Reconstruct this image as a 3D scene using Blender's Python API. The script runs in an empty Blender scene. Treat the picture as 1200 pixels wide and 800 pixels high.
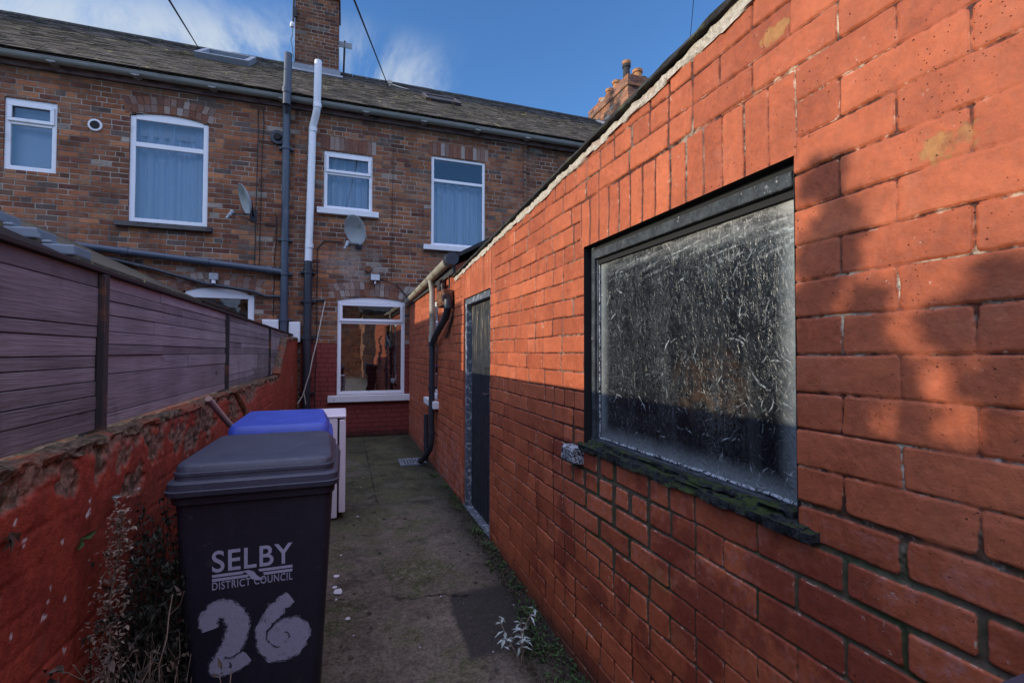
import bpy, math, random
import numpy as np
from mathutils import Vector, Matrix, noise as mnoise
R = math.radians
random.seed(7)
rng = np.random.default_rng(11)
scene = bpy.context.scene
COL = scene.collection

# ------------------------------------------------------------------ objects
def tag(o, label=None, cat=None, group=None, kind=None):
    if label: o['label'] = label
    if cat: o['category'] = cat
    if group: o['group'] = group
    if kind: o['kind'] = kind
    return o
def empty(name, loc, label, cat, group=None, rz=0.0):
    o = bpy.data.objects.new(name, None); COL.objects.link(o)
    o.empty_display_size = .1
    o.location = loc; o.rotation_euler = (0, 0, rz)
    return tag(o, label, cat, group)
def origin(p):
    v = Vector((0, 0, 0))
    while p is not None:
        v += p.location; p = p.parent
    return v
def link(name, me, mat, parent=None, smooth=None):
    o = bpy.data.objects.new(name, me); COL.objects.link(o)
    for m in (mat if isinstance(mat, (list, tuple)) else [mat]): me.materials.append(m)
    if parent is not None: o.parent = parent
    if smooth is not None:
        me.polygons.foreach_set('use_smooth', [True]*len(me.polygons))
        if smooth < 180: me.set_sharp_from_angle(angle=R(smooth))
    return o

class MB:
    def __init__(s): s.v = []; s.f = []
    def add(s, vs, fs):
        n = len(s.v); s.v += [tuple(map(float, v)) for v in vs]
        s.f += [tuple(i+n for i in f) for f in fs]; return s
    def box(s, x0, x1, y0, y1, z0, z1):
        v = [(x, y, z) for z in (z0, z1) for y in (y0, y1) for x in (x0, x1)]
        return s.add(v, [(0,2,3,1),(4,5,7,6),(0,1,5,4),(2,6,7,3),(0,4,6,2),(1,3,7,5)])
    def prism(s, poly, axis, a, b):
        """poly: 2-D points counter-clockwise; axis 0/1/2 = extrusion axis"""
        def P(u, w, t): return [(t,u,w),(u,t,w),(u,w,t)][axis]
        n = len(poly)
        v = [P(u,w,a) for u,w in poly]+[P(u,w,b) for u,w in poly]
        f = [tuple(range(n-1,-1,-1)), tuple(range(n,2*n))]+[(i,(i+1)%n,n+(i+1)%n,n+i) for i in range(n)]
        return s.add(v, f)
    def tube(s, pts, r, n=10, cap=True):
        pts = [Vector(p) for p in pts]
        rs = r if isinstance(r, (list, tuple)) else [r]*len(pts)
        rings = []; up = None
        for i, p in enumerate(pts):
            a = pts[max(i-1,0)]; b = pts[min(i+1,len(pts)-1)]
            t = (b-a).normalized()
            if up is None:
                up = Vector((0,0,1)) if abs(t.z) < .9 else Vector((0,1,0))
            sx = t.cross(up)
            if sx.length < 1e-4: sx = t.cross(Vector((1,0,0)))
            sx.normalize(); up = sx.cross(t).normalized()
            rings.append([p+(sx*math.cos(2*math.pi*k/n)+up*math.sin(2*math.pi*k/n))*rs[i] for k in range(n)])
        v = [q for rg in rings for q in rg]; f = []
        for i in range(len(pts)-1):
            for k in range(n):
                f.append((i*n+k, i*n+(k+1)%n, (i+1)*n+(k+1)%n, (i+1)*n+k))
        if cap: f += [tuple(range(n-1,-1,-1)), tuple((len(pts)-1)*n+k for k in range(n))]
        return s.add(v, f)
    def lathe(s, c, prof, n=16, axis=2):
        v = []; f = []
        for r, h in prof:
            for k in range(n):
                a = 2*math.pi*k/n; u, w = r*math.cos(a), r*math.sin(a)
                v.append([(c[0]+h,c[1]+u,c[2]+w),(c[0]+w,c[1]+h,c[2]+u),(c[0]+u,c[1]+w,c[2]+h)][axis])
        for i in range(len(prof)-1):
            for k in range(n): f.append((i*n+k, i*n+(k+1)%n, (i+1)*n+(k+1)%n, (i+1)*n+k))
        f += [tuple(range(n-1,-1,-1)), tuple((len(prof)-1)*n+k for k in range(n))]
        return s.add(v, f)
    def quad(s, a, b, c, d): return s.add([a,b,c,d], [(0,1,2,3)])
    def rough(s, pts, hw, hh, jit, seed=0, n=60, k=8):
        """ragged bar along a polyline: rounded section half sizes hw (horizontal) hh (vertical)"""
        pts = [Vector(p) for p in pts]
        L = [0]
        for a, b in zip(pts, pts[1:]): L.append(L[-1]+(b-a).length)
        vs = []; fs = []
        for i in range(n+1):
            d = L[-1]*i/n; j = 0
            while j < len(pts)-2 and d > L[j+1]: j += 1
            t = (d-L[j])/max(L[j+1]-L[j],1e-6); p = pts[j].lerp(pts[j+1], t)
            tg = (pts[j+1]-pts[j]).normalized(); sd = tg.cross(Vector((0,0,1))).normalized(); up = sd.cross(tg)
            for q in range(k):
                a = 2*math.pi*(q+.5)/k
                ca = math.copysign(abs(math.cos(a))**.45, math.cos(a)); sa = math.copysign(abs(math.sin(a))**.45, math.sin(a))
                nz = mnoise.noise(Vector((d*9, q*1.7, seed)))+.6*mnoise.noise(Vector((d*37, q*2.7, seed+5)))
                m = 1+jit*nz
                vs.append(p+sd*hw*ca*m+up*hh*sa*m)
        for i in range(n):
            for q in range(k): fs.append((i*k+q, i*k+(q+1)%k, (i+1)*k+(q+1)%k, (i+1)*k+q))
        fs += [tuple(range(k-1,-1,-1)), tuple(n*k+q for q in range(k))]
        return s.add(vs, fs)
    def build(s, name, mat, parent=None, smooth=None, bevel=0, local=False):
        off = Vector((0,0,0)) if local or parent is None else origin(parent)
        me = bpy.data.meshes.new(name)
        me.from_pydata([(v[0]-off.x, v[1]-off.y, v[2]-off.z) for v in s.v], [], s.f); me.update()
        o = link(name, me, mat, parent, smooth)
        if bevel:
            b = o.modifiers.new('bevel', 'BEVEL'); b.width = bevel; b.segments = 2; b.limit_method = 'ANGLE'; b.angle_limit = R(40)
        return o

# ------------------------------------------------------------------ shader helper
class V:
    def __init__(s, nt, sock): s.nt, s.s = nt, sock
    def _m(s, op, *a, clamp=False):
        n = s.nt.nodes.new('ShaderNodeMath'); n.operation = op; n.use_clamp = clamp
        for i, x in enumerate((s,)+a):
            if isinstance(x, V): s.nt.links.new(x.s, n.inputs[i])
            else: n.inputs[i].default_value = x
        return V(s.nt, n.outputs[0])
    def __add__(s, o): return s._m('ADD', o)
    def __radd__(s, o): return s._m('ADD', o)
    def __sub__(s, o): return s._m('SUBTRACT', o)
    def __rsub__(s, o): return s._m('MULTIPLY', -1.)._m('ADD', o)
    def __mul__(s, o): return s._m('MULTIPLY', o)
    def __rmul__(s, o): return s._m('MULTIPLY', o)
    def __truediv__(s, o): return s._m('DIVIDE', o)
    def floor(s): return s._m('FLOOR')
    def fract(s): return s._m('FRACT')
    def mod(s, o): return s._m('FLOORED_MODULO', o)
    def abs(s): return s._m('ABSOLUTE')
    def mn(s, o): return s._m('MINIMUM', o)
    def mx(s, o): return s._m('MAXIMUM', o)
    def gt(s, o): return s._m('GREATER_THAN', o)
    def lt(s, o): return s._m('LESS_THAN', o)
    def pw(s, o): return s._m('POWER', o)
    def clamp(s): return s._m('ADD', 0., clamp=True)
    def ss(s, a, b):
        n = s.nt.nodes.new('ShaderNodeMapRange'); n.interpolation_type = 'SMOOTHSTEP'
        s.nt.links.new(s.s, n.inputs[0]); n.inputs[1].default_value = a; n.inputs[2].default_value = b
        return V(s.nt, n.outputs[0])
class NT:
    def __init__(s, name):
        s.m = bpy.data.materials.new(name); s.m.use_nodes = True
        s.nt = s.m.node_tree; s.nt.nodes.clear()
        s.out = s.nt.nodes.new('ShaderNodeOutputMaterial')
    def n(s, t, **kw):
        x = s.nt.nodes.new(t)
        for k, v in kw.items(): setattr(x, k, v)
        return x
    def L(s, a, b): s.nt.links.new(a.s if isinstance(a, V) else a, b)
    def pos(s):
        g = s.n('ShaderNodeNewGeometry'); return g.outputs['Position']
    def nor(s):
        g = s.n('ShaderNodeNewGeometry'); return g.outputs['True Normal']
    def obj(s): return s.n('ShaderNodeTexCoord').outputs['Object']
    def xyz(s, v):
        n = s.n('ShaderNodeSeparateXYZ'); s.L(v, n.inputs[0]); return [V(s.nt, o) for o in n.outputs]
    def vec(s, x, y, z=0.):
        n = s.n('ShaderNodeCombineXYZ')
        for i, q in enumerate((x, y, z)):
            if isinstance(q, V): s.L(q, n.inputs[i])
            else: n.inputs[i].default_value = q
        return n.outputs[0]
    def scale(s, v, sc):
        n = s.n('ShaderNodeMapping'); s.L(v, n.inputs[0]); n.inputs['Scale'].default_value = sc; return n.outputs[0]
    def noise(s, v, sc, det=4., rough=.55, dist=0., off=None):
        if off: 
            m = s.n('ShaderNodeMapping'); s.L(v, m.inputs[0]); m.inputs['Location'].default_value = off; v = m.outputs[0]
        n = s.n('ShaderNodeTexNoise'); s.L(v, n.inputs['Vector']); n.inputs['Scale'].default_value = sc
        n.inputs['Detail'].default_value = det; n.inputs['Roughness'].default_value = rough; n.inputs['Distortion'].default_value = dist
        return V(s.nt, n.outputs['Fac'])
    def voro(s, v, sc, feature='F1'):
        n = s.n('ShaderNodeTexVoronoi', feature=feature); s.L(v, n.inputs['Vector']); n.inputs['Scale'].default_value = sc
        return V(s.nt, n.outputs['Distance']), (n.outputs['Color'] if feature != 'DISTANCE_TO_EDGE' else None)
    def white(s, v):
        n = s.n('ShaderNodeTexWhiteNoise', noise_dimensions='3D'); s.L(v, n.inputs[0]); return V(s.nt, n.outputs['Value'])
    def attr(s, a):
        n = s.n('ShaderNodeAttribute'); n.attribute_name = a; return V(s.nt, n.outputs['Fac'])
    def ramp(s, fac, stops, const=False):
        n = s.n('ShaderNodeValToRGB'); s.L(fac, n.inputs[0]); cr = n.color_ramp
        if const: cr.interpolation = 'CONSTANT'
        while len(cr.elements) < len(stops): cr.elements.new(.5)
        for e, (p, c) in zip(cr.elements, stops): e.position = p; e.color = (*c, 1)
        return n.outputs[0]
    def mix(s, fac, a, b, mode='MIX'):
        n = s.n('ShaderNodeMix', data_type='RGBA', blend_type=mode)
        for k, q in ((0, fac), (6, a), (7, b)):
            if isinstance(q, V): s.L(q, n.inputs[k])
            elif isinstance(q, (int, float)): n.inputs[k].default_value = q
            elif isinstance(q, tuple): n.inputs[k].default_value = (*q, 1)
            else: s.L(q, n.inputs[k])
        return n.outputs[2]
    def mul(s, c, f):   # colour times scalar
        n = s.n('ShaderNodeVectorMath', operation='SCALE')
        if isinstance(c, tuple): n.inputs[0].default_value = c
        else: s.L(c, n.inputs[0])
        if isinstance(f, V): s.L(f, n.inputs['Scale'])
        else: n.inputs['Scale'].default_value = f
        return n.outputs[0]
    def bsdf(s, col, rough=.8, h=None, dist=.01, spec=.3, strength=1., **kw):
        b = s.n('ShaderNodeBsdfPrincipled')
        for nm, q in (('Base Color', col), ('Roughness', rough), ('Specular IOR Level', spec)):
            if isinstance(q, V): s.L(q, b.inputs[nm])
            elif isinstance(q, tuple): b.inputs[nm].default_value = (*q, 1)
            elif isinstance(q, (int, float)): b.inputs[nm].default_value = q
            else: s.L(q, b.inputs[nm])
        for k, v in kw.items(): b.inputs[k.replace('_', ' ')].default_value = v
        if h is not None:
            bp = s.n('ShaderNodeBump'); bp.inputs['Distance'].default_value = dist; bp.inputs['Strength'].default_value = strength
            s.L(h, bp.inputs['Height']); s.L(bp.outputs[0], b.inputs['Normal'])
        s.L(b.outputs[0], s.out.inputs[0]); return b

M = {}
def brick_uv(t):
    x, y, z = t.xyz(t.pos()); nx, ny, nz = t.xyz(t.nor())
    side = nx.abs().gt(.6)
    u = x*(1-side)+(y+.06)*side
    return u, z, x, y, z
def brick_core(t, u, v, bw, bh, jm, seed=0., header=5., wob=.006):
    p = t.vec(u, v, seed)
    w1 = t.noise(p, 2.2, 2.)-.5; w2 = t.noise(p, 9., 2., off=(3,7,1))-.5
    w3 = t.noise(p, 60., 3., off=(1,4,6))-.5
    v2 = v+w1*wob*3.+w2*wob; u2 = u+w2*wob*2.
    row = (v2/bh).floor(); fv = (v2/bh).fract()
    isH = (row.mod(header)).lt(.5)
    w = bw*(1-isH*.5) if not isinstance(bw, V) else bw
    jit = t.white(t.vec(row, 3.3, seed+1.))*.12
    un = u2/w+row.mod(2.)*.5+jit
    col = un.floor(); fu = un.fract()
    du = fu.mn(1-fu)*w; dv = fv.mn(1-fv)*bh
    rc = .012
    qa = (rc-du).mx(0.); qb = (rc-dv).mx(0.)
    d = rc-(qa*qa+qb*qb).pw(.5)+w3*.006
    rnd = t.white(t.vec(col, row, seed)); rnd2 = t.white(t.vec(col, row, seed+9.))
    m = d.ss(jm*.5-.002, jm*.5+.003)
    return m, rnd, rnd2, p

def mat_house_brick(name='old_brick', painted=False, seed=0., tone=1., light_mortar=.5, zband=None):
    t = NT(name); u, v, x, y, z = brick_uv(t)
    m, rnd, rnd2, p = brick_core(t, u, v, .235, .0762, .011, seed)
    col = t.ramp(rnd, [(0,(.150,.068,.043)),(.10,(.240,.095,.050)),(.33,(.305,.114,.054)),(.5,(.212,.087,.050)),(.66,(.370,.150,.068)),
                       (.78,(.15,.058,.04)),(.87,(.27,.125,.066)),(.93,(.12,.085,.072)),(.975,(.30,.25,.21))], True)
    big = t.noise(p, 1.3, 5., .6); mid = t.noise(p, 12., 4., .6, off=(5,5,5)); fine = t.noise(p, 70., 3., .6)
    col = t.mul(col, (.50+big.ss(.25,.75)*.42+mid.ss(.25,.75)*.30+(rnd2-.5)*.36)*tone)
    sc = t.noise(p, 30., 4., .65, off=(9,2,4)).ss(.5,.72)
    col = t.mix(sc*.5, col, t.mul((.05,.036,.034), .8+rnd2*.5))
    pale = t.noise(p, 6., 5., .65, off=(2,8,2)).ss(.60,.78)*rnd2.gt(.55)
    col = t.mix(pale*.5, col, (.33,.27,.23))
    efl = ((x-.15)*(x-.15)*3.+(z-2.85)*(z-2.85)*7.); efl = efl._m('MULTIPLY', -1.)+1.; efl = efl.clamp()*t.noise(p, 5., 5., .6, off=(1,1,8)).ss(.35,.65)
    col = t.mix(efl*.62, col, (.42,.37,.34))
    mo = t.mix(t.noise(p, 2.6, 4., .6, off=(4,4,1)).ss(.35,.65), (.16,.135,.115), (.44,.39,.33))
    mo = t.mul(mo, .55+fine*.6)
    col = t.mix(m, mo, col); wash = t.noise(p, 2.0, 5., .65, .6, off=(6,6,6)).ss(.48,.68); col = t.mix(wash*.35, col, (.24,.175,.125))
    # weathering: soot under the eaves, dark damp runs, green-black at the foot
    run = t.noise(t.vec(u*6., v*.35, 1.), 1., 3., .6).ss(.55,.72)
    soot = z.ss(5.0,5.4)*.35+run*.28
    col = t.mix(soot.clamp(), col, t.mul(col, .42))
    h = m*.55+fine*.25*m+mid*.2
    rough = .88
    if zband is not None:
        zz = z+(t.noise(p, 3., 3.)-.5)*.05
        band = zz.lt(zband)*x.gt(-.66)
        pc = t.mul(t.mix(t.noise(p, 4., 5., .6, off=(0,3,3)), (.17,.035,.034), (.26,.062,.052)), .75+fine*.3)
        pc = t.mix((1-m)*.5, pc, (.07,.018,.018))
        flake = t.noise(p, 14., 5., .7, off=(7,7,0)).ss(.70,.73)*z.lt(1.2)
        pc = t.mix(flake, pc, (.42,.36,.34))
        damp = (1-(z+t.noise(p,7.,4.)*.25-.1).ss(0.,.22))
        pc = t.mix(damp*.9, pc, (.022,.02,.017))
        col = t.mix(band, col, pc)
    t.bsdf(col, rough, h, .012, .2); return t.m
M['brick'] = mat_house_brick('house_brick', zband=1.54)
M['brick_left'] = mat_house_brick('house_brick_left', seed=3., tone=1.02)
M['brick_right'] = mat_house_brick('house_brick_right', seed=6., tone=.72)
M['brick_chimney'] = mat_house_brick('chimney_brick', seed=8., tone=.75)
M['brick_red'] = mat_house_brick('far_brick', seed=12., tone=1.6)

def simple(name, col, rough=.6, var=.3, sc=6., spec=.4, dirt=None, dsc=9., dlo=.5, dhi=.75, bump=.0, bsc=60., metal=0., streak=None, obj=False):
    t = NT(name); p = t.obj() if obj else t.pos()
    if streak: p2 = t.scale(p, streak)
    else: p2 = p
    n1 = t.noise(p2, sc, 5., .6); n2 = t.noise(p, bsc, 3., .6)
    c = t.mul(col, (1-var*.5)+n1*var)
    if dirt: c = t.mix(t.noise(p2, dsc, 5., .65, off=(3,1,2)).ss(dlo, dhi), c, dirt)
    r = (n1-.5)*.25+rough
    t.bsdf(c, r, n2 if bump else None, bump, spec, Metallic=metal); return t.m
M['upvc'] = simple('upvc', (.72,.74,.78), .35, .12, 3., .45, (.42,.42,.42), 4., .6, .85)
M['whitepaint'] = simple('white_paint', (.66,.67,.70), .55, .2, 5., .35, (.32,.30,.28), 7., .58, .8)
M['whitepipe'] = simple('white_pipe', (.70,.72,.76), .4, .15, 4., .45, (.36,.36,.36), 5., .6, .85, streak=(8,8,1))
M['blackpipe'] = simple('black_pipe', (.026,.031,.042), .42, .5, 6., .5, (.085,.085,.09), 7., .55, .8)
M['bluepipe'] = simple('faded_pipe', (.050,.066,.095), .45, .4, 5., .5, (.12,.13,.15), 6., .55, .8)
M['gutter'] = simple('gutter_grey', (.235,.245,.235), .55, .4, 5., .35, (.09,.10,.08), 4., .5, .8, streak=(1,6,6))
M['oldgutter'] = simple('gutter_old', (.33,.31,.25), .6, .5, 8., .3, (.09,.085,.06), 7., .48, .7)
M['fascia'] = simple('fascia', (.15,.095,.095), .75, .5, 4., .2, (.05,.035,.04), 5., .45, .65, streak=(1,3,3))
M['lead'] = simple('lead', (.16,.185,.22), .55, .5, 8., .4, (.33,.36,.38), 8., .55, .8)
M['black'] = simple('dark_gap_shade', (.012,.012,.013), .8, .3)
M['felt'] = simple('roof_felt', (.035,.035,.036), .9, .5, 10., .2, (.075,.08,.05), 9., .5, .7, .01)
M['stone'] = simple('stone_sill', (.10,.092,.092), .85, .5, 8., .2, (.04,.036,.036), 10., .5, .7, .01)
M['curtain'] = simple('net_curtain', (.74,.81,.92), .9, .1, 3., .1)
M['room'] = simple('dark_room', (.035,.036,.04), .9, .3)
M['dish'] = simple('dish_grey', (.30,.33,.36), .5, .2, 8., .4, (.18,.19,.19), 8., .5, .75)
M['pot'] = simple('chimney_pot', (.42,.20,.09), .8, .4, 9., .2, (.12,.07,.05), 7., .5, .75)
M['potdark'] = simple('chimney_pot_dark', (.045,.043,.045), .8, .4, 9., .2)
M['cable'] = simple('cable', (.02,.02,.022), .6, .2)
M['cord'] = simple('cord', (.40,.37,.33), .8, .3, 20.)
M['rust'] = simple('rust', (.14,.062,.034), .85, .7, 20., .2, (.30,.19,.11), 22., .52, .7, .006)
M['steel'] = simple('steel', (.35,.36,.38), .45, .3, 20., .5, metal=.6)
M['stick'] = simple('stick_wood', (.36,.25,.20), .8, .5, 25., .2)
M['fridge'] = simple('fridge_white', (.66,.60,.66), .35, .1, 3., .45, (.42,.36,.38), 3.5, .55, .85)
M['lens'] = simple('lamp_glass', (.55,.58,.6), .2, .2, 20., .6)

def mat_lintel():
    t = NT('lintel_brick'); p = t.pos()
    r = t.attr('rnd'); n = t.noise(p, 14., 5., .65); f = t.noise(p, 70., 3.)
    c = t.ramp(r, [(0,(.17,.075,.052)),(.25,(.24,.11,.075)),(.45,(.22,.165,.14)),(.6,(.15,.068,.052)),(.75,(.30,.21,.17)),(.9,(.34,.29,.26))])
    c = t.mul(c, .6+n*.6); c = t.mix(n.ss(.55,.75)*.45, c, (.08,.055,.048))
    t.bsdf(c, .88, f+n, .006, .2); return t.m
M['lintel'] = mat_lintel()

def mat_roof():
    t = NT('roof_tile'); p = t.pos(); r = t.attr('rnd')
    n = t.noise(p, 1.1, 5., .6); n2 = t.noise(p, 16., 4., .65); f = t.noise(p, 55., 3.)
    c = t.mix(r, (.082,.066,.050), (.170,.132,.092))
    c = t.mul(c, .5+n*.6+n2*.45)
    moss = t.noise(p, 4.5, 6., .7, off=(2,2,2)).ss(.50,.66)
    c = t.mix(moss*.75, c, (.14,.125,.062))
    x, y, z = t.xyz(p)
    lich = t.noise(p, 9., 2., .4, off=(1,5,5)).ss(.66,.72)*t.noise(p,.8,2.,off=(8,1,1)).ss(.47,.58)
    c = t.mix(lich, c, (.42,.36,.14))
    c = t.mix(y.ss(10.35,10.7)*.6, c, t.mul((.045,.05,.062), .6+n2))
    t.bsdf(c, .9, n2+f*.5, .012, .2); return t.m
M['roof'] = mat_roof()

def mat_glass(name, tint=(.88,.91,.93), base=.06, rough=.01, wave=.0015):
    t = NT(name)
    tr = t.n('ShaderNodeBsdfTransparent'); tr.inputs[0].default_value = (*tint, 1)
    gl = t.n('ShaderNodeBsdfGlossy'); gl.inputs['Roughness'].default_value = rough; gl.inputs['Color'].default_value = (.95,.97,1,1)
    lw = t.n('ShaderNodeFresnel'); lw.inputs[0].default_value = 1.55
    h = t.noise(t.pos(), 3., 2.); bp = t.n('ShaderNodeBump'); bp.inputs['Distance'].default_value = wave; t.L(h, bp.inputs['Height'])
    t.L(bp.outputs[0], gl.inputs['Normal'])
    fac = V(t.nt, lw.outputs[0])*1.6+base
    mx = t.n('ShaderNodeMixShader'); t.L(fac.clamp(), mx.inputs[0]); t.L(tr.outputs[0], mx.inputs[1]); t.L(gl.outputs[0], mx.inputs[2])
    t.L(mx.outputs[0], t.out.inputs[0]); return t.m
M['glass'] = mat_glass('window_glass', base=.10)
M['glass_low'] = mat_glass('window_glass_low', base=.24)

def mat_painted(name, col_a, col_b, dark, side='R'):
    """masonry paint over a carved wall: attributes mort (0 brick .. 1 joint), rnd per brick, open (unfilled joint)"""
    t = NT(name); p = t.pos(); x, y, z = t.xyz(p)
    mort = t.attr('mort'); rnd = t.attr('rnd'); op = t.attr('open')
    n1 = t.noise(p, 1.7, 5., .6); n2 = t.noise(p, 9., 5., .65, off=(3,3,1)); n3 = t.noise(p, 45., 4., .65); n4 = t.noise(p, 160., 3., .6)
    c = t.mix((n1*.5+n2*.35+rnd*.3).ss(.2,.95), col_a, col_b)
    c = t.mul(c, .60+n2.ss(.25,.75)*.22+n3.ss(.3,.7)*.20+n1.ss(.3,.7)*.14+(rnd-.5)*.20)
    blot = t.noise(p, 5.5, 6., .72, .6, off=(8,3,3)).ss(.54,.70); c = t.mix(blot*.42, c, t.mul(col_a, .58))
    pal = t.noise(p, 4.3, 6., .7, .4, off=(1,3,8)).ss(.56,.72); c = t.mix(pal*.20, c, (.50,.19,.12))
    # chalky bloom on the faces below the window
    if side == 'R':
        zone = z.lt(1.02)*y.ss(.3,.5)*(1-y.ss(2.1,2.6))*z.ss(.45,.7)
        bloom = t.noise(p, 26., 6., .75, off=(5,1,1)).ss(.47,.68)*zone*(.25+rnd*.9)
        c = t.mix(bloom*.42, c, (.42,.235,.235))
        deep = t.noise(p, 3.2, 5., .65, off=(1,9,1)).ss(.46,.58)*z.lt(.98)*y.ss(.4,.8)*(1-y.ss(2.3,3.))
        c = t.mix(deep*.75, c, t.mul((.17,.028,.014), .6+n3*.8))
        foot = (1-z.ss(.0,.9))*y.ss(3.8,4.3)
        wp = t.noise(p, 10., 6., .7, off=(4,1,9)).ss(.42,.64)
        c = t.mix(foot*wp*.75, c, (.40,.24,.23))
        def spot(sy, sz, ry, rz): return 1-(((y-sy)*(y-sy)/(ry*ry)+(z-sz)*(z-sz)/(rz*rz))+(n2-.5)*7.+(n3-.5)*5.).ss(.2,1.2)
        bare = spot(.555,1.785,.045,.030).mx(spot(.93,2.225,.035,.022)).mx(spot(1.42,.62,.07,.03)*.5)
        c = t.mix(bare*.85, c, t.mul(t.mix(n2.ss(.4,.6), (.36,.17,.05), (.22,.06,.022)), .6+n3*.8))
        grime = (1-(z+n2*.12).ss(-.02,.16))
        c = t.mix(grime*.85, c, (.030,.026,.020))
    white = t.noise(p, 52., 5., .75, off=(2,7,3)).ss(.62,.68)*t.noise(p, 5., 4., .65, off=(9,9,9)).ss(.54,.64)
    c = t.mix(white*.8, c, (.55,.46,.38))
    edge = (mort.ss(.02,.2)*(1-mort.ss(.3,.6)))*n3.ss(.52,.60)*n2.ss(.45,.6)*op; c = t.mix(edge*.8, c, (.52,.42,.32))
    spk = t.voro(p, 38.)[0]; pit = (1-spk.ss(.025,.085))*t.noise(p, 6., 2., off=(4,4,4)).ss(.44,.54)
    s2 = t.voro(p, 90.)[0]; pit = pit.mx((1-s2.ss(.06,.14))*t.noise(p, 9., 3., off=(2,6,4)).ss(.50,.58)*.8)
    c = t.mix(pit*.6, c, dark)
    # joints: painted dark red, cream where the paint has gone, green moss low down
    jc = t.mix(n3.ss(.4,.65), t.mul(dark, .7), t.mul(col_a, .32))
    cream = t.noise(p, 4.2, 5., .7, off=(7,2,5)).ss(.50,.60)*n3.ss(.36,.52)*(1-y.ss(.9,1.5)*.72)
    jc = t.mix(cream*op, jc, t.mul((.52,.44,.33), .55+n3*.8))
    if side == 'R':
        mossz = (1-z.ss(.85,1.15))*z.ss(.25,.5)*(1-y.ss(1.9,2.4))
        jc = t.mix((mossz*1.3).clamp(), jc, t.mul(t.mix(n2.ss(.35,.6), (.035,.048,.016), (.085,.065,.040)), .5+n3))
    c = t.mix(mort.ss(.25,.8), c, jc)
    h = n3*.50+n4*.16+n2*.7-pit*1.6
    t.bsdf(c, .55+n3*.25, h, .0050, .36); return t.m
M['redwall'] = mat_painted('red_masonry_paint', (.380,.082,.031), (.45,.116,.046), (.070,.020,.014))

def mat_yardwall():
    t = NT('yard_wall_paint'); p = t.pos(); x, y, z = t.xyz(p)
    fl = t.attr('flake'); tb = t.attr('bare')
    n1 = t.noise(p, 1.6, 5., .6); n2 = t.noise(p, 8., 5., .65); n3 = t.noise(p, 40., 4., .65); n4 = t.noise(p, 140., 3., .6)
    c = t.mix((n1*.6+n2*.4).ss(.3,.7), (.25,.036,.019), (.36,.060,.032))
    c = t.mul(c, .58+n2.ss(.25,.75)*.28+n3.ss(.3,.7)*.3)
    ch = t.noise(p, 1.9, 4., .6, off=(3,3,3)).ss(.6,.72); c = t.mix(ch*.3, c, (.42,.21,.17))
    stain = t.noise(t.vec(y*7., z*.9, 2.), 1., 4., .6).ss(.52,.7)
    c = t.mix(stain*.35, c, (.10,.022,.014))
    bc = t.mix(n3.ss(.35,.65), (.085,.050,.035), (.27,.155,.11)); bc = t.mix(n2.ss(.52,.66)*.9, bc, (.05,.052,.028))
    c = t.mix(tb, c, bc)
    c = t.mix(fl, c, t.mul((.60,.55,.53), .6+n3*.7))
    wood = t.noise(p, 60., 5., .75, off=(3,9,3)).ss(.68,.73)*n1.ss(.45,.55)
    c = t.mix(wood*.6, c, (.5,.42,.38))
    damp = 1-(z+n2*.35).ss(.05,.5); c = t.mix(damp*.8, c, (.055,.020,.014))
    t.bsdf(c, .68+n3*.2, n3*.6+n4*.4+n2*.5, .006, .3); return t.m
M['yardwall'] = mat_yardwall()
def mat_coping():
    t = NT('mossy_coping'); p = t.pos()
    n2 = t.noise(p, 8., 5., .65); n3 = t.noise(p, 45., 4., .7)
    c = t.mix(n3.ss(.35,.65), (.050,.034,.024), (.19,.135,.095)); c = t.mix(n2.ss(.5,.66)*.6, c, (.050,.050,.022))
    c = t.mix(t.noise(p, 5., 4., off=(4,4,4)).ss(.48,.62)*.8, c, (.26,.075,.042))
    t.bsdf(c, .9, n3+n2, .015, .15); return t.m
M['coping'] = mat_coping()
def mat_mortar():
    t = NT('verge_mortar'); p = t.pos()
    n2 = t.noise(p, 9., 5., .65); n3 = t.noise(p, 60., 4., .7)
    c = t.mix(n3.ss(.3,.7), (.38,.33,.27), (.62,.56,.48)); c = t.mix(n2.ss(.55,.7)*.5, c, (.35,.13,.08))
    t.bsdf(c, .9, n3+n2, .012, .15); return t.m
M['mortar'] = mat_mortar()

def mat_fence():
    t = NT('fence_board'); p = t.pos(); x, y, z = t.xyz(p); r = t.attr('rnd')
    g = t.noise(t.vec(x, y*2.4+r*40., z*22.), 1., 6., .65, .5); g2 = t.noise(t.vec(x, y*5.+r*11., z*150.), 1., 4., .6)
    kn = t.voro(t.vec(r*9., y*2.3, z*6.), 1.)[0]; knot = 1-kn.ss(.03,.13)
    n = t.noise(p, 2.5, 4., .6)
    c = t.mix(g.ss(.25,.75)*.6+r*.4, (.20,.168,.188), (.32,.275,.305)); c = t.mul(c, .62+n.ss(.25,.75)*.36+(r-.5)*.42)
    c = t.mix(g2.ss(.58,.72)*.3, c, (.07,.05,.055)); c = t.mix(knot*.75, c, (.05,.03,.032))
    gr = (1-y.ss(1.2,1.75))*(1-z.ss(1.25,1.5))*t.noise(p, 5., 4., .6, off=(2,2,8)).ss(.3,.6); c = t.mix(gr*.6, c, (.14,.14,.115))
    dark = t.noise(t.vec(1., y*3., z*2.), 1., 4., .6).ss(.58,.7); c = t.mix(dark*.35, c, (.05,.034,.038))
    t.bsdf(c, .78, g+g2*.5, .006, .2); return t.m
M['fence'] = mat_fence()
M['fencepost'] = simple('fence_post', (.035,.032,.035), .6, .6, 12., .35, (.17,.075,.032), 9., .5, .66)
M['fencecap'] = simple('fence_cap', (.045,.034,.033), .8, .5, 14., .2, streak=(1,1,8))

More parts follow.
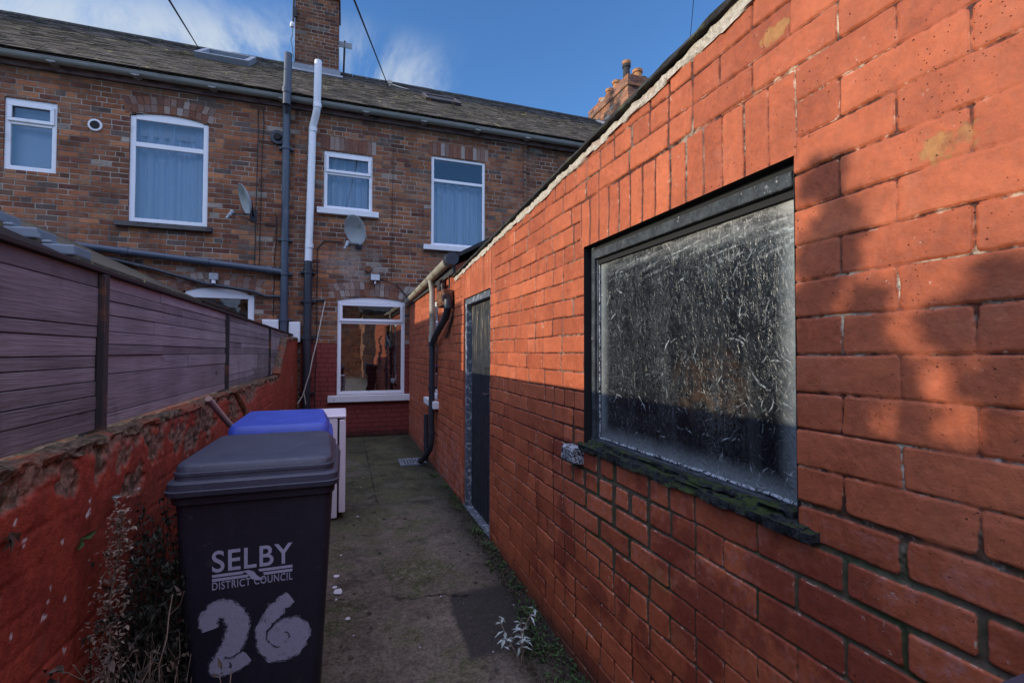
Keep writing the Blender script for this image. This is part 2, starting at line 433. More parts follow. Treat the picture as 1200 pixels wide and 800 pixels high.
def mat_ground():
    t = NT('yard_concrete'); p = t.pos(); x, y, z = t.xyz(p)
    n1 = t.noise(p, .9, 5., .6); n2 = t.noise(p, 3.3, 6., .65, off=(3,1,0)); n3 = t.noise(p, 26., 5., .7); n4 = t.noise(p, 120., 3., .7)
    c = t.mix(n2.ss(.3,.7), (.200,.156,.118), (.42,.345,.270)); n5 = t.noise(p, 62., 4., .75, off=(5,1,2)); c = t.mul(c, .22+n3.ss(.32,.68)*.50+n4.ss(.32,.68)*.36+n5.ss(.36,.64)*.46)
    far = y.ss(3.3,5.2)
    c = t.mix(far*.55, c, t.mul((.15,.165,.13), .5+n3.ss(.3,.7)*.8))
    moss = (n1*.5+n2*.5+far*.06).ss(.465,.55)*n3.ss(.36,.54)
    c = t.mix(moss*.86, c, t.mul(t.mix(n2.ss(.4,.6), (.040,.050,.016), (.12,.135,.045)), .4+n5.ss(.35,.65)*1.0))
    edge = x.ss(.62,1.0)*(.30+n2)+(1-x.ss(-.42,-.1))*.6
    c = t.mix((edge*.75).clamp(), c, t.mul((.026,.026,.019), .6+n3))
    dk = t.noise(p, 4.5, 6., .7, .5, off=(8,8,1)).ss(.52,.66); c = t.mix(dk*.7, c, t.mul(c, .35))
    wet = t.noise(p, 1.6, 4., .6, off=(1.3,5.1,0)).ss(.56,.66)
    # a smoother repaired slab patch by the wall
    pu = (x-.80+(n2-.5)*.12).abs(); pv = (y-2.52+(n1-.5)*.2).abs()
    patch = (1-pu.ss(.20,.235))*(1-pv.ss(.27,.33)); c = t.mix(patch*.85, c, t.mul((.052,.050,.048), .7+n3*.5))
    # cracks
    wx = (n2-.5)*.35+(n3-.5)*.06
    def crack(v, w): return 1-(v.abs()).ss(.0, w)
    ck = crack(y-2.93+wx+x*.25, .012)*x.lt(.72)
    ck = ck.mx(crack(y-4.62+wx*.5+x*.08, .012)).mx(crack(x-.30+wx*.35, .009)*y.gt(4.62)).mx(crack(y-5.95+wx*.4, .011))
    ck = ck*t.noise(p, 7., 4., .6, off=(2,2,2)).ss(.36,.5)
    c = t.mix(ck*.85, c, (.014,.013,.010))
    ag = t.voro(p, 85.)[0]; pebble = (1-ag.ss(.10,.26))*n5.ss(.45,.6); c = t.mix(pebble*.6, c, (.27,.24,.20))
    light = t.noise(p, 64., 3., .6, off=(4,8,8)).ss(.70,.75); c = t.mix(light*.8, c, (.42,.39,.36))
    h = n3.ss(.25,.75)*.7+n4.ss(.25,.75)*.5+n2*.6-ck*1.5
    t.bsdf(c, .84-wet*.36, h, .022, .35); return t.m
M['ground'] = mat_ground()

def mat_bin(name, col, col2, rough=.42, spec=.42):
    t = NT(name); p = t.obj()
    n1 = t.noise(p, 3., 5., .6); n2 = t.noise(t.scale(p, (9,9,1.2)), 2., 5., .65); n3 = t.noise(p, 220., 2., .6); n4 = t.noise(p, 30., 5., .7)
    c = t.mix(n1.ss(.35,.7), col, col2); c = t.mix(n2.ss(.55,.75)*.35, c, t.mul(col2, 1.6))
    c = t.mix(n4.ss(.60,.72)*.22, c, (.15,.14,.14)); sc = t.noise(t.scale(p, (40,40,3)), 1., 3., .6, .5, off=(1,2,3)).ss(.66,.72)*n1.ss(.45,.6); c = t.mix(sc*.3, c, (.14,.14,.16))
    t.bsdf(c, rough+(n2-.5)*.25, n3, .0015, spec); return t.m
M['bin'] = mat_bin('bin_plastic', (.0155,.015,.026), (.023,.0225,.036), .48)
M['binlid'] = mat_bin('bin_lid_plastic', (.034,.037,.058), (.050,.053,.078), .46)
M['bluelid'] = mat_bin('blue_lid_plastic', (.026,.058,.34), (.045,.085,.45), .38)
M['wheel'] = simple('bin_tyre', (.015,.015,.016), .7, .3)
def mat_brushpaint():
    t = NT('brushed_white'); p = t.obj(); e = t.attr('across'); u = t.attr('along')
    br = t.noise(t.vec(e*11., u*2.2, 0.), 1., 5., .7); b = t.noise(p, 40., 5., .75); g = t.noise(p, 14., 4., .6, off=(1,5,3))
    cover = (br*.6+b*.3+g*.35-(e.abs()).ss(.55,1.)*.22).ss(.42,.56)
    c = t.mix(cover, (.022,.022,.036), t.mix(br.ss(.3,.7), (.25,.255,.34), (.36,.365,.47)))
    t.bsdf(c, .65, cover, .001, .25); return t.m
M['brush'] = mat_brushpaint()
M['print'] = simple('bin_print', (.38,.39,.52), .6, .35, 30., .3, (.13,.13,.18), 60., .62, .75, obj=True)

def mat_dirtyglass():
    """dirty crinkle glass: dark, with sun glints painted as pale strokes and a chalky film near the putty"""
    t = NT('dirty_crinkle_glass'); p = t.pos(); x, y, z = t.xyz(p)
    q = t.vec(y*1.0, z*.62, 0.); q2 = t.vec(y*.80+z*.35, z*.62-y*.2, 3.)
    def worm(v, sc, w, dist, off):
        n = t.noise(v, sc, 2., .45, dist, off=off); return 1-((n-.5).abs()).ss(0., w)
    wy = y+(t.noise(p, 30., 2., off=(1,1,1))-.5)*.012; wz = z+(t.noise(p, 30., 2., off=(5,1,1))-.5)*.012
    def strokes(sc, off, ln, wd, keep):
        u, v = wy*sc+off, wz*sc*.8+off
        n = t.n('ShaderNodeTexVoronoi'); n.voronoi_dimensions = '2D'; t.L(t.vec(u, v), n.inputs['Vector']); n.inputs['Scale'].default_value = 1.
        px, pz, _ = t.xyz(n.outputs['Position']); cr, cg, cb_ = t.xyz(n.outputs['Color'])
        ang = (cr-.5)*1.9+.35+(cg.gt(.8))*1.3
        ca, sa = ang._m('COSINE'), ang._m('SINE'); dx, dz = u-px, v-pz
        al = dx*sa*-1.+dz*ca; pe = dx*ca+dz*sa+(cb_-.5)*1.6*al*al
        return (1-(pe.abs()).ss(wd*.35, wd))*(1-(al.abs()).ss(ln*.5, ln))*cg.ss(keep, min(keep+.35,1.))
    gate = t.noise(p, 6., 4., .6).ss(.38,.60)
    brk = t.noise(p, 75., 4., .7, off=(4,4,9)).ss(.40,.60)
    f1 = strokes(11., 1.3, .42, .034, .45)*brk; f2 = strokes(21., 7.7, .40, .045, .50)*brk*.85; f3 = strokes(47., 3.1, .45, .08, .45)*.34*brk
    fl = f1.mx(f2).mx(f3)*(.12+gate*.88)  # glints off the glass relief, put into the colour as pale strokes
    rel = t.noise(q, 34., 3., .55, 2.2, off=(3,8,2)); rel2 = t.noise(q2, 60., 3., .6, 1.4, off=(6,1,2))
    ridge = (1-(rel-.5).abs().ss(.0,.045))*.10+(1-(rel2-.5).abs().ss(.0,.05))*.05  # dim highlights along the relief, painted in as well
    soft = (rel.ss(.52,.72)*.07+ridge)*t.noise(p, 4., 4., .6, off=(2,6,2)).ss(.32,.62)+t.noise(t.vec(y*11., z*1.2, 1.), 1., 5., .65).ss(.48,.75)*.05
    Y0, Y1, Z0, Z1 = .905, 1.918, 1.010, 1.81
    ed = (y-Y0).mn(Y1-y).mn(z-Z0); nz = t.noise(p, 12., 5., .65, off=(5,5,2))
    film = (1-(ed+nz*.03-.015).ss(.0,.085))
    top = (z+(nz-.5)*.09+(1.9-y)*.045-1.80).ss(-.07,.03)*(1-y.ss(1.45,1.95)*.45)
    web = t.noise(t.vec(y*5.+z*4., z*42.+y*5., 0.), 1., 4., .6, .5, off=(2,6,6)).ss(.53,.62)*brk*(z+(1.9-y)*.1).ss(1.68,1.83)
    bright = (fl*.95+soft+film*.36+top*(.05+t.noise(t.vec(y*6.+z*2., z*26., 0.), 1., 5., .65, .6).ss(.35,.7)*.42)+web*.5).clamp()
    brown = (1-(((y-1.24)*(y-1.24)*6.+(z-1.29)*(z-1.29)*9.)).ss(.02,.26))*t.noise(p, 15., 4., .7, 1.5, off=(1,1,3)).ss(.40,.62)
    c = t.mix(brown*.6, (.0040,.0055,.0072), (.055,.030,.014))
    c = t.mix(bright, c, t.mix(top*.55, (.44,.49,.49), (.46,.40,.34)))
    hb = rel*1.2+rel2*.7
    t.bsdf(c, .22+bright*.5, hb+fl*.8, .0042, .40, .9); return t.m
M['dirtyglass'] = mat_dirtyglass()
def mat_oldtimber():
    t = NT('old_window_timber'); p = t.pos(); x, y, z = t.xyz(p)
    n2 = t.noise(p, 14., 5., .7); n3 = t.noise(p, 70., 4., .7); g = t.noise(t.vec(x*30., y*30., z*5.), 1., 4., .7)
    c = t.mix(n2.ss(.35,.65), (.022,.026,.031), (.060,.070,.078))
    peel = (g*.5+n3*.5).ss(.57,.64)*t.noise(p, 6., 3., off=(3,3,3)).ss(.45,.6); c = t.mix(peel, c, (.42,.44,.45))
    t.bsdf(c, .6, n3+g, .008, .35); return t.m
M['oldtimber'] = mat_oldtimber()
def mat_sill():
    t = NT('mossy_sill'); p = t.pos(); nx, ny, nz = t.xyz(t.nor())
    n2 = t.noise(p, 16., 5., .7); n3 = t.noise(p, 85., 4., .75); n1 = t.noise(p, 5., 3.)
    c = t.mix(n3.ss(.35,.65), (.012,.012,.014), (.050,.055,.062))
    c = t.mix(n2.ss(.42,.56)*nz.ss(-.2,.5), c, t.mul((.050,.068,.020), .5+n3*1.2))
    c = t.mix((n3*.5+n2*.5).ss(.60,.66)*n1.ss(.45,.58), c, (.36,.39,.42))
    t.bsdf(c, .85, n3*1.2+n2, .015, .2); return t.m
M['sill'] = mat_sill()
def mat_peel():
    t = NT('peeling_white'); p = t.pos()
    n = t.noise(p, 42., 5., .75, 1.5); n3 = t.noise(p, 120., 3.)
    c = t.mix(n.ss(.46,.53), (.018,.020,.024), (.46,.49,.53))
    t.bsdf(c, .75, n+n3*.4, .01, .25); return t.m
M['peel'] = mat_peel()
def mat_door():
    t = NT('old_door'); p = t.pos(); x, y, z = t.xyz(p)
    n = t.noise(p, 12., 5., .7); g = t.noise(t.vec(x*4., y*70., z*3.), 1., 5., .65); n3 = t.noise(p, 60., 3.)
    c = t.mix(n.ss(.35,.65), (.010,.013,.018), (.024,.030,.038))
    zone = z.ss(1.25,1.75)
    drip = t.noise(t.vec(x, y*28., z*3.2), 1., 5., .7, .8).ss(.53,.63)*zone
    c = t.mix(drip*.85, c, t.mul((.38,.30,.19), .55+n3*.8))
    c = t.mix(g.ss(.52,.66)*zone*.7, c, (.13,.13,.105))
    t.bsdf(c, .6, g+n3*.4, .006, .35); return t.m
M['door'] = mat_door()
M['doorframe'] = simple('door_frame', (.085,.10,.125), .65, .6, 18., .3, (.34,.36,.40), 26., .52, .62, .004)
def leafmat(name, a, b, rough=.7):
    t = NT(name); p = t.pos(); n = t.noise(p, 30., 4., .6); n2 = t.noise(p, 9., 2.)
    c = t.mix((n*.6+n2*.4).ss(.35,.65), a, b); t.bsdf(c, rough, n, .002, .3); return t.m
M['deadleaf'] = leafmat('dead_leaf', (.022,.016,.012), (.105,.075,.055))
M['seedhead'] = leafmat('seed_head', (.12,.085,.06), (.28,.22,.17), .9)
M['darkivy'] = leafmat('dark_ivy', (.008,.010,.007), (.026,.029,.019))
M['paleleaf'] = leafmat('pale_leaf', (.22,.27,.24), (.42,.48,.46), .5)
M['green'] = leafmat('green_leaf', (.020,.045,.012), (.06,.11,.03))
M['litter'] = leafmat('leaf_litter', (.020,.016,.011), (.085,.066,.042), .9)
M['paper'] = simple('paint_flake', (.55,.53,.56), .7, .3, 20.)

# ------------------------------------------------------------------ ground
def gz(x, y):
    s = max(0., min(1., (3.4-y)/1.6))
    return -s*(.045+.038*max(0., min(1.5, x+.1)))
def build_ground():
    xs = np.concatenate([np.linspace(-60,-3,10), np.linspace(-2.5,1.5,41), np.linspace(2.5,60,10)])
    ys = np.concatenate([np.linspace(-60,-3,10), np.linspace(-2.5,8.5,90), np.linspace(10,400,12)])
    v = [(x, y, gz(x,y)) for y in ys for x in xs]; n = len(xs)
    f = [(j*n+i, j*n+i+1, (j+1)*n+i+1, (j+1)*n+i) for j in range(len(ys)-1) for i in range(n-1)]
    mb = MB(); mb.v = v; mb.f = f
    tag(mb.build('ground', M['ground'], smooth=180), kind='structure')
build_ground()

# ------------------------------------------------------------------ terrace houses
YF = 8.3
def wall_with_holes(mb, x0, x1, z0, z1, holes, y, depth=.16):
    """holes: (hx0,hx1,hz0,hz1,rise); flat sheet at y facing -Y plus reveals"""
    xs = {x0, x1}
    for h in holes:
        xs |= {h[0], h[1]}
        if h[4]: xs |= {h[0]+(h[1]-h[0])*i/12 for i in range(1,12)}
    xs = sorted(xs)
    def top(h, x):
        if not h[4]: return h[3]
        t = (x-h[0])/(h[1]-h[0])*2-1; return h[3]+h[4]*(1-t*t)
    for a, b in zip(xs, xs[1:]):
        hs = sorted([h for h in holes if h[0] <= (a+b)/2 <= h[1]], key=lambda h: h[2])
        za = zb = z0
        for h in hs:
            mb.quad((a,y,za),(b,y,zb),(b,y,h[2]),(a,y,h[2]))
            ta, tb = top(h,a), top(h,b)
            mb.quad((a,y,ta),(b,y,tb),(b,y+depth,tb),(a,y+depth,ta))
            za, zb = ta, tb
        mb.quad((a,y,za),(b,y,zb),(b,y,z1),(a,y,z1))
    for h in holes:
        hx0,hx1,hz0,hz1,r = h
        mb.quad((hx0,y,hz0),(hx0,y+depth,hz0),(hx0,y+depth,hz1),(hx0,y,hz1))
        mb.quad((hx1,y+depth,hz0),(hx1,y,hz0),(hx1,y,hz1),(hx1,y+depth,hz1))
        mb.quad((hx0,y,hz0),(hx1,y,hz0),(hx1,y+depth,hz0),(hx0,y+depth,hz0))
def attr_float(me, name, vals, dom='POINT'):
    a = me.attributes.new(name, 'FLOAT', dom); a.data.foreach_set('value', np.asarray(vals, dtype=np.float32))

def window(house, x0, x1, z0, z1, y, rise, transom, opener=True, curtain=None, sill=None, sillmat='whitepaint', glass='glass', fw=.062):
    """white frame set in the opening; curtain: None, 'net', 'blind'"""
    yf, yb = y, y+.055
    mb = MB()
    mb.box(x0, x0+fw, yf, yb, z0, z1); mb.box(x1-fw, x1, yf, yb, z0, z1); mb.box(x0+fw, x1-fw, yf, yb, z0, z0+fw)
    n = 12; low = z1-fw if not rise else z1-fw*.75
    for i in range(n):
        a = x0+fw+(x1-x0-2*fw)*i/n; b = x0+fw+(x1-x0-2*fw)*(i+1)/n
        def tp(x): t = (x-x0)/(x1-x0)*2-1; return z1+rise*(1-t*t)
        v = [(a,yf,low),(b,yf,low),(b,yf,tp(b)),(a,yf,tp(a)),(a,yb,low),(b,yb,low),(b,yb,tp(b)),(a,yb,tp(a))]
        mb.add(v, [(0,1,2,3),(7,6,5,4),(0,4,5,1),(3,2,6,7)])
        if not rise: pass
    mb.box(x0+fw, x1-fw, yf, yb, transom-fw*.5, transom+fw*.5)
    win = mb.build('window', M['upvc'], house, bevel=.006)
    if opener:     # the opening top light is a sash standing proud
        s = MB(); a, b, c, d = x0+fw*.55, x1-fw*.55, transom+.008, low-.004; w = .045
        s.box(a,b,yf-.02,yf-.002,c,c+w); s.box(a,b,yf-.02,yf-.002,d-w,d); s.box(a,a+w,yf-.02,yf-.002,c+w,d-w); s.box(b-w,b,yf-.02,yf-.002,c+w,d-w)
        s.build('sash', M['upvc'], win, bevel=.005)
    for (c, d) in ((z0+fw, transom-fw*.5), (transom+fw*.5, low)):
        MB().quad((x0+fw,yf+.02,c),(x1-fw,yf+.02,c),(x1-fw,yf+.02,d),(x0+fw,yf+.02,d)).build('pane', M[glass], win)
    if curtain:
        cm = MB(); N = 90; yy = yb+.10
        ztop = z1-.02 if curtain != 'half' else transom; zb = z0+.02
        pts = []
        for i in range(N+1):
            x = x0+.01+(x1-x0-.02)*i/N
            dy = .030*math.sin(x*31+math.sin(x*7)*2.5+x0)+.014*math.sin(x*83+2*math.sin(x*5)) if curtain != 'blind' else 0
            pts.append((x, yy+dy))
        for (xa,ya),(xb,yb2) in zip(pts, pts[1:]): cm.quad((xa,ya,zb),(xb,yb2,zb),(xb,yb2,ztop),(xa,ya,ztop))
        cm.build('curtain', M['curtain'], win, smooth=180)
    if sill:
        sx0, sx1, sz0, sz1 = sill
        MB().box(sx0, sx1, YF-.075, y-.001, sz0, sz1).build('sill', M[sillmat], win, bevel=.008)
    return win

def roof_tiles(x0, x1, name, house):
    mb = MB(); rnd = []
    y0, z0, m = 8.10, 5.44, .68
    L = math.hypot(3.22, 3.22*m); g = .125; n = int(L/g); ca, sa = 1/math.hypot(1,m), m/math.hypot(1,m)
    w = .165
    for r in range(n+1):
        s0 = r*g; s1 = min(s0+g+.02, L)
        off = (r%2)*w/2
        k0 = int(math.floor((x0-off)/w)); k1 = int(math.ceil((x1-off)/w))
        for k in range(k0, k1):
            a = max(x0, k*w+off+.002); b = min(x1, (k+1)*w+off-.002)
            if b-a < .01: continue
            t = .011+random.uniform(-.003,.005); j = random.uniform(-.006,.006); lift = random.uniform(0,.003)
            def P(x, s, h): return (x, y0+s*ca-h*sa, z0+s*sa+h*ca)
            v = [P(a,s0+j,0),P(b,s0+j,0),P(b,s0+j,t+lift),P(a,s0+j,t+lift),P(a,s1,.0),P(b,s1,.0),P(b,s1,.003),P(a,s1,.003)]
            mb.add(v, [(0,1,2,3),(3,2,6,7),(0,3,7,4),(1,5,6,2)])
            rnd += [random.random()]*8
    # boarding below the tiles and the far slope
    yr, zr = y0+3.22, z0+3.22*m
    mb.quad((x0,y0+.01,z0-.02),(x1,y0+.01,z0-.02),(x1,yr,zr-.02),(x0,yr,zr-.02)); rnd += [.2]*4
    mb.quad((x0,yr,zr),(x1,yr,zr),(x1,yr+3.2,z0),(x0,yr+3.2,z0)); rnd += [.3]*4
    o = mb.build('roof', M['roof'], house); attr_float(o.data, 'rnd', rnd)
    # half-round ridge tiles
    rm = MB(); x = x0
    while x < x1-.01:
        b = min(x+.30, x1)
        rm.tube([(x+.004,yr,zr-.03),(b-.004,yr,zr-.03)], .085+random.uniform(-.004,.004), 12); x = b
    rm.build('ridge', M['felt'], o, smooth=40)
    return o

def lintel(house, x0, x1, z0, z1, n, rise=0., rings=1):
    mb = MB(); rnd = []
    for ring in range(rings):
        for i in range(n):
            a = x0+(x1-x0)*(i+.05)/n; b = x0+(x1-x0)*(i+.95)/n
            def tz(x): t = (x-x0)/(x1-x0)*2-1; return rise*(1-t*t)
            h = (z1-z0)/rings; za = z0+ring*h+.004; zb = z0+(ring+1)*h-.004
            dx = (ring*.5 % 1)*(x1-x0)/n
            fan = (((a+b)/2-(x0+x1)/2)*.10) if rise else 0
            a += dx*.0; p = [(a,za+tz(a)),(b,za+tz(b)),(b+fan*(.5+ring*.5),zb+tz(b)),(a+fan*(.5+ring*.5),zb+tz(a))]
            yy = YF-.004-random.uniform(0,.004)
            mb.prism(p, 1, yy, YF+.05); rnd += [random.random()]*8
    o = mb.build('lintel', M['lintel'], house); attr_float(o.data, 'rnd', rnd); return o

def gutter(house, x0, x1, name='gutter'):
    mb = MB(); y, z, r = 8.175, 5.395, .062
    n = 10
    for s, e in ((x0, x1),):
        prof = [(y-r*math.cos(math.pi*k/n), z-r*math.sin(math.pi*k/n)) for k in range(n+1)]
        prof_in = [(y-(r-.008)*math.cos(math.pi*k/n), z-(r-.008)*math.sin(math.pi*k/n)) for k in range(n,-1,-1)]
        poly = prof+prof_in
        v = [(s,a,b) for a,b in poly]+[(e,a,b) for a,b in poly]; N = len(poly)
        mb.add(v, [(i,(i+1)%N,N+(i+1)%N,N+i) for i in range(N)])
    mb.tube([(x0,y-r+.004,z+.002),(x1,y-r+.004,z+.002)], .008, 6)
    g = mb.build('gutter', M['gutter'], house, smooth=50)
    x = max(math.ceil(x0), -6)+.3
    while x < x1:
        br = MB(); br.box(x-.018,x+.018,y-r-.006,y+r+.07,z-r-.012,z-r-.006); br.box(x-.05,x+.05,y-r-.005,y+r+.004,z-r-.0055,z-r+.012)
        br.build('bracket', M['gutter'], g); x += .95
    return g

houses = {}
specs = {'left': (-11., -.78), 'mid': (-.78, 3.19), 'right': (3.19, 10.5)}
hl = {'left': 'brown brick terraced house left of the white drainpipe, skylight in its roof',
      'mid': 'brick terraced house with dark red painted base at the end of the yard',
      'right': 'dark brick terraced house half hidden behind the sloping top of the red outhouse wall'}
for k, (a, b) in specs.items():
    houses[k] = empty('terraced_house', ((a+b)/2, YF, 0), hl[k], 'house')
HL, HM, HR = houses['left'], houses['mid'], houses['right']
def shell(mb, a, b, y):     # back, ends, floors so no light leaks in
    mb.box(a+.02, b-.02, y+1.2, 14.2, -.05, 5.4)
# left
mb = MB(); holes = [(-4.37,-3.80,3.86,4.845,0),(-2.965,-1.975,3.27,4.835,.065),(-2.33,-1.325,.72,2.28,.10)]
wall_with_holes(mb, -11., -.78, -.1, 5.36, holes, YF); shell(mb, -11., -.78, YF); mb.build('wall', M['brick_left'], HL)
window(HL, -4.37,-3.80,3.86,4.845, YF+.02, 0, 4.52, True, 'blind')
window(HL, -2.965,-1.975,3.27,4.835, YF+.02, .065, 4.42, False, 'net', (-3.11,-1.90,3.195,3.268), 'stone', fw=.07)
MB().quad((-2.90,YF+.16,4.60),(-2.04,YF+.16,4.60),(-2.04,YF+.16,4.84),(-2.90,YF+.16,4.84)).build('roller_blind', M['whitepaint'], HL)
window(HL, -2.33,-1.325,.72,2.28, YF+.02, .10, 1.80, False, None, (-2.45,-1.2,.62,.718), 'stone', fw=.09)
lintel(HL, -3.02, -1.92, 4.845, 5.08, 14, .065, 2)
lintel(HL, -2.42, -1.24, 2.29, 2.50, 14, .10, 2)
# mid
mb = MB(); holes = [(-.345,.42,3.735,4.69,0),(1.405,2.385,3.262,4.842,0),(-.115,.97,.695,2.255,.055)]
wall_with_holes(mb, -.78, 3.19, -.1, 5.36, holes, YF); shell(mb, -.78, 3.19, YF); mb.build('wall', M['brick'], HM)
window(HM, -.345,.42,3.735,4.69, YF+.02, 0, 4.33, True, 'net', (-.44,.52,3.635,3.733), fw=.055)
window(HM, 1.405,2.385,3.262,4.842, YF+.02, 0, 4.42, False, 'half', (1.27,2.46,3.172,3.26), fw=.05)
window(HM, -.115,.97,.695,2.255, YF+.02, .055, 1.895, True, None, (-.25,1.10,.585,.693), glass='glass_low', fw=.06)
lintel(HM, -.40, .475, 4.70, 4.925, 12); lintel(HM, 1.35, 2.44, 4.852, 5.08, 15)
lintel(HM, -.22, 1.075, 2.265, 2.50, 17, .06, 2)
mb = MB(); wall_with_holes(mb, 3.19, 10.5, -.1, 5.36, [], YF+.03); shell(mb, 3.19, 10.5, YF+.03); mb.build('wall', M['brick_right'], HR)
MB().box(3.12, 3.185, YF-.02, YF, 1.5, 5.3).build('pilaster', M['brick_right'], HR)
for k, (a, b) in specs.items():
    H = houses[k]; roof_tiles(a, b, 'roof', H); gutter(H, a, b)
    MB().box(a, b, YF-.045, YF-.004, 5.27, 5.43).build('fascia', M['fascia'], H, bevel=.006)
# roof window
def roof_pt(x, y, h):
    m = .68; ca, sa = 1/math.hypot(1,m), m/math.hypot(1,m)
    return (x, y-h*sa, 5.44+(y-8.10)*m+h*ca)
def slab_on_roof(mb, x0, x1, y0, y1, h0, h1):
    v = [roof_pt(x,y,h) for h in (h0,h1) for y in (y0,y1) for x in (x0,x1)]
    mb.add(v, [(0,2,3,1),(4,5,7,6),(0,1,5,4),(2,6,7,3),(0,4,6,2),(1,3,7,5)])
sk = MB()
for q in ((-2.62,-1.74,9.98,10.06),(-2.62,-1.74,10.70,10.78)): slab_on_roof(sk, *q, .0, .11)
for q in ((-2.62,-2.54,10.06,10.70),(-1.82,-1.74,10.06,10.70)): slab_on_roof(sk, *q, .0, .11)
sk = sk.build('skylight', M['lead'], HL)
g = MB(); slab_on_roof(g, -2.54, -1.82, 10.06, 10.70, .05, .07); g.build('pane', M['glass_low'], sk)
g2 = MB()
for q in ((1.52,2.26,9.72,9.78),(1.52,2.26,10.24,10.30)): slab_on_roof(g2, *q, .0, .07)
for q in ((1.52,1.58,9.78,10.24),(2.20,2.26,9.78,10.24)): slab_on_roof(g2, *q, .0, .07)
g2 = g2.build('skylight', M['fencepost'], HM)
g = MB(); slab_on_roof(g, 1.58, 2.20, 9.78, 10.24, .03, .05); g.build('pane', M['black'], g2)
# left chimney stack: on the party line above the drainpipes
ch = MB(); ch.box(-1.055,-.185,10.95,11.75,6.9,9.05); ch.box(-1.085,-.155,10.92,11.78,9.05,9.20); ch.box(-1.055,-.185,10.95,11.75,9.20,9.6)
ch = ch.build('chimney', M['brick_chimney'], HM)
pm = MB()
for i in range(3): pm.lathe((-.93+i*.30, 11.35, 9.58), [(.10,0),(.115,.04),(.095,.08),(.085,.45),(.11,.47),(.11,.52),(.07,.52)], 14)
pm.build('chimney_pot', M['pot'], ch, smooth=40)
fl = MB()
fl.add([(-1.10,10.93,7.32),(-.14,10.93,7.32),(-.14,10.945,7.52),(-1.10,10.945,7.52)], [(0,1,2,3)])
slab_on_roof(fl, -1.15, -.09, 10.70, 10.96, .012, .03); fl.build('flashing', M['lead'], ch)
# far right chimney stack with row of pots
ch2 = MB(); ch2.box(6.62,7.36,10.18,12.25,7.0,8.08); ch2.box(6.585,7.395,10.145,12.285,8.08,8.16); ch2.box(6.62,7.36,10.18,12.25,8.16,8.37)
ch2 = ch2.build('chimney', M['brick_red'], HR)
for i, (yy, hh, rr, mt) in enumerate(((10.62,.52,.10,'potdark'),(10.42,.30,.12,'pot'),(11.10,.34,.11,'pot'),(11.45,.30,.11,'pot'),(11.85,.24,.10,'pot'))):
    xx = 6.86 if i != 1 else 7.06
    q = MB().lathe((xx, yy, 8.36), [(rr*1.0,0),(rr*.95,.05),(rr*.86,hh-.08),(rr*1.1,hh-.07),(rr*1.1,hh),(rr*.7,hh),(rr*.7,hh-.1)], 14)
    o = q.build('chimney_pot', M[mt], ch2, smooth=40)
    if mt == 'potdark': MB().lathe((xx, yy, 8.36+hh+.002), [(rr*1.05,0),(rr*1.15,.02),(rr*1.15,.08),(rr*.8,.08)], 14).build('cowl', M['pot'], o, smooth=40)
MB().lathe((7.22, 10.45, 8.36), [(.10,0),(.10,.10),(.12,.11),(.12,.14)], 12).build('chimney_pot', M['potdark'], ch2, smooth=40)
fm = MB(); slab_on_roof(fm, 6.3, 6.61, 9.9, 11.3, .02, .05); fm.build('flashing', M['mortar'], ch2)

# pipes fixed on the facade
def clips(mb, x, y, zs, r):
    for z in zs: mb.lathe((x,y,z-.02), [(r+.012,0),(r+.012,.045)], 14); mb.box(x-r-.05,x+r+.05,y+.02,YF,z-.01,z+.02)
sp = MB(); sp.tube([(-.90,8.215,-.02),(-.895,8.215,5.16)], .055, 14)
clips(sp, -.897, 8.215, (1.9,2.62,3.15,4.6), .055)
sp.tube([(-.895,8.215,5.14),(-.885,8.15,5.24),(-.88,8.06,5.30)], .057, 14); sp.tube([(-.88,8.06,5.22),(-.865,8.06,6.02)], .058, 14)
sp.lathe((-.88,8.06,5.40), [(.068,0),(.068,.08)], 14)
sp.build('soil_pipe', M['bluepipe'], HL, smooth=45)
bp = MB(); bp.tube([(-3.64,8.22,2.88),(-2.3,8.22,2.765),(-.93,8.22,2.645)], .052, 14)
for xx in (-3.0,-2.0,-1.15): bp.tube([(xx,8.22,2.88-(xx+3.64)*.087),(xx+.08,8.22,2.88-(xx+3.72)*.087)], .062, 14)
bp.tube([(-3.66,8.30,2.885),(-3.62,8.22,2.88)], .06, 12)
bp.build('waste_pipe', M['bluepipe'], HL, smooth=45)
tp = MB(); tp.tube([(-3.37,8.24,2.764),(-2.62,8.24,2.594),(-1.97,8.24,2.416),(-1.35,8.24,2.329),(-1.15,8.24,2.26),(-.95,8.24,2.262)], .026, 10)
tp.build('waste_pipe', M['blackpipe'], HL, smooth=45)
wp = MB(); wp.tube([(-.555,8.215,2.83),(-.515,8.215,4.93),(-.51,8.21,5.0),(-.46,8.10,5.16),(-.445,8.07,5.25),(-.435,8.07,6.0)], .056, 14)
for z in (3.05,4.92): wp.lathe((-.55+(z-2.83)*.02,8.215,z), [(.064,0),(.064,.07)], 14)
wp.lathe((-.441,8.07,5.25), [(.063,0),(.063,.07)], 14)
wp.build('vent_pipe', M['whitepipe'], HM, smooth=45)
dp = MB(); dp.tube([(-.565,8.21,-.02),(-.555,8.21,2.84)], .06, 14)
clips(dp, -.56, 8.21, (.75,1.62,2.2,2.66), .06); dp.tube([(-.55,8.23,2.22),(-.30,8.28,2.24)], .018, 8)
dp.build('drain_pipe', M['blackpipe'], HM, smooth=45)
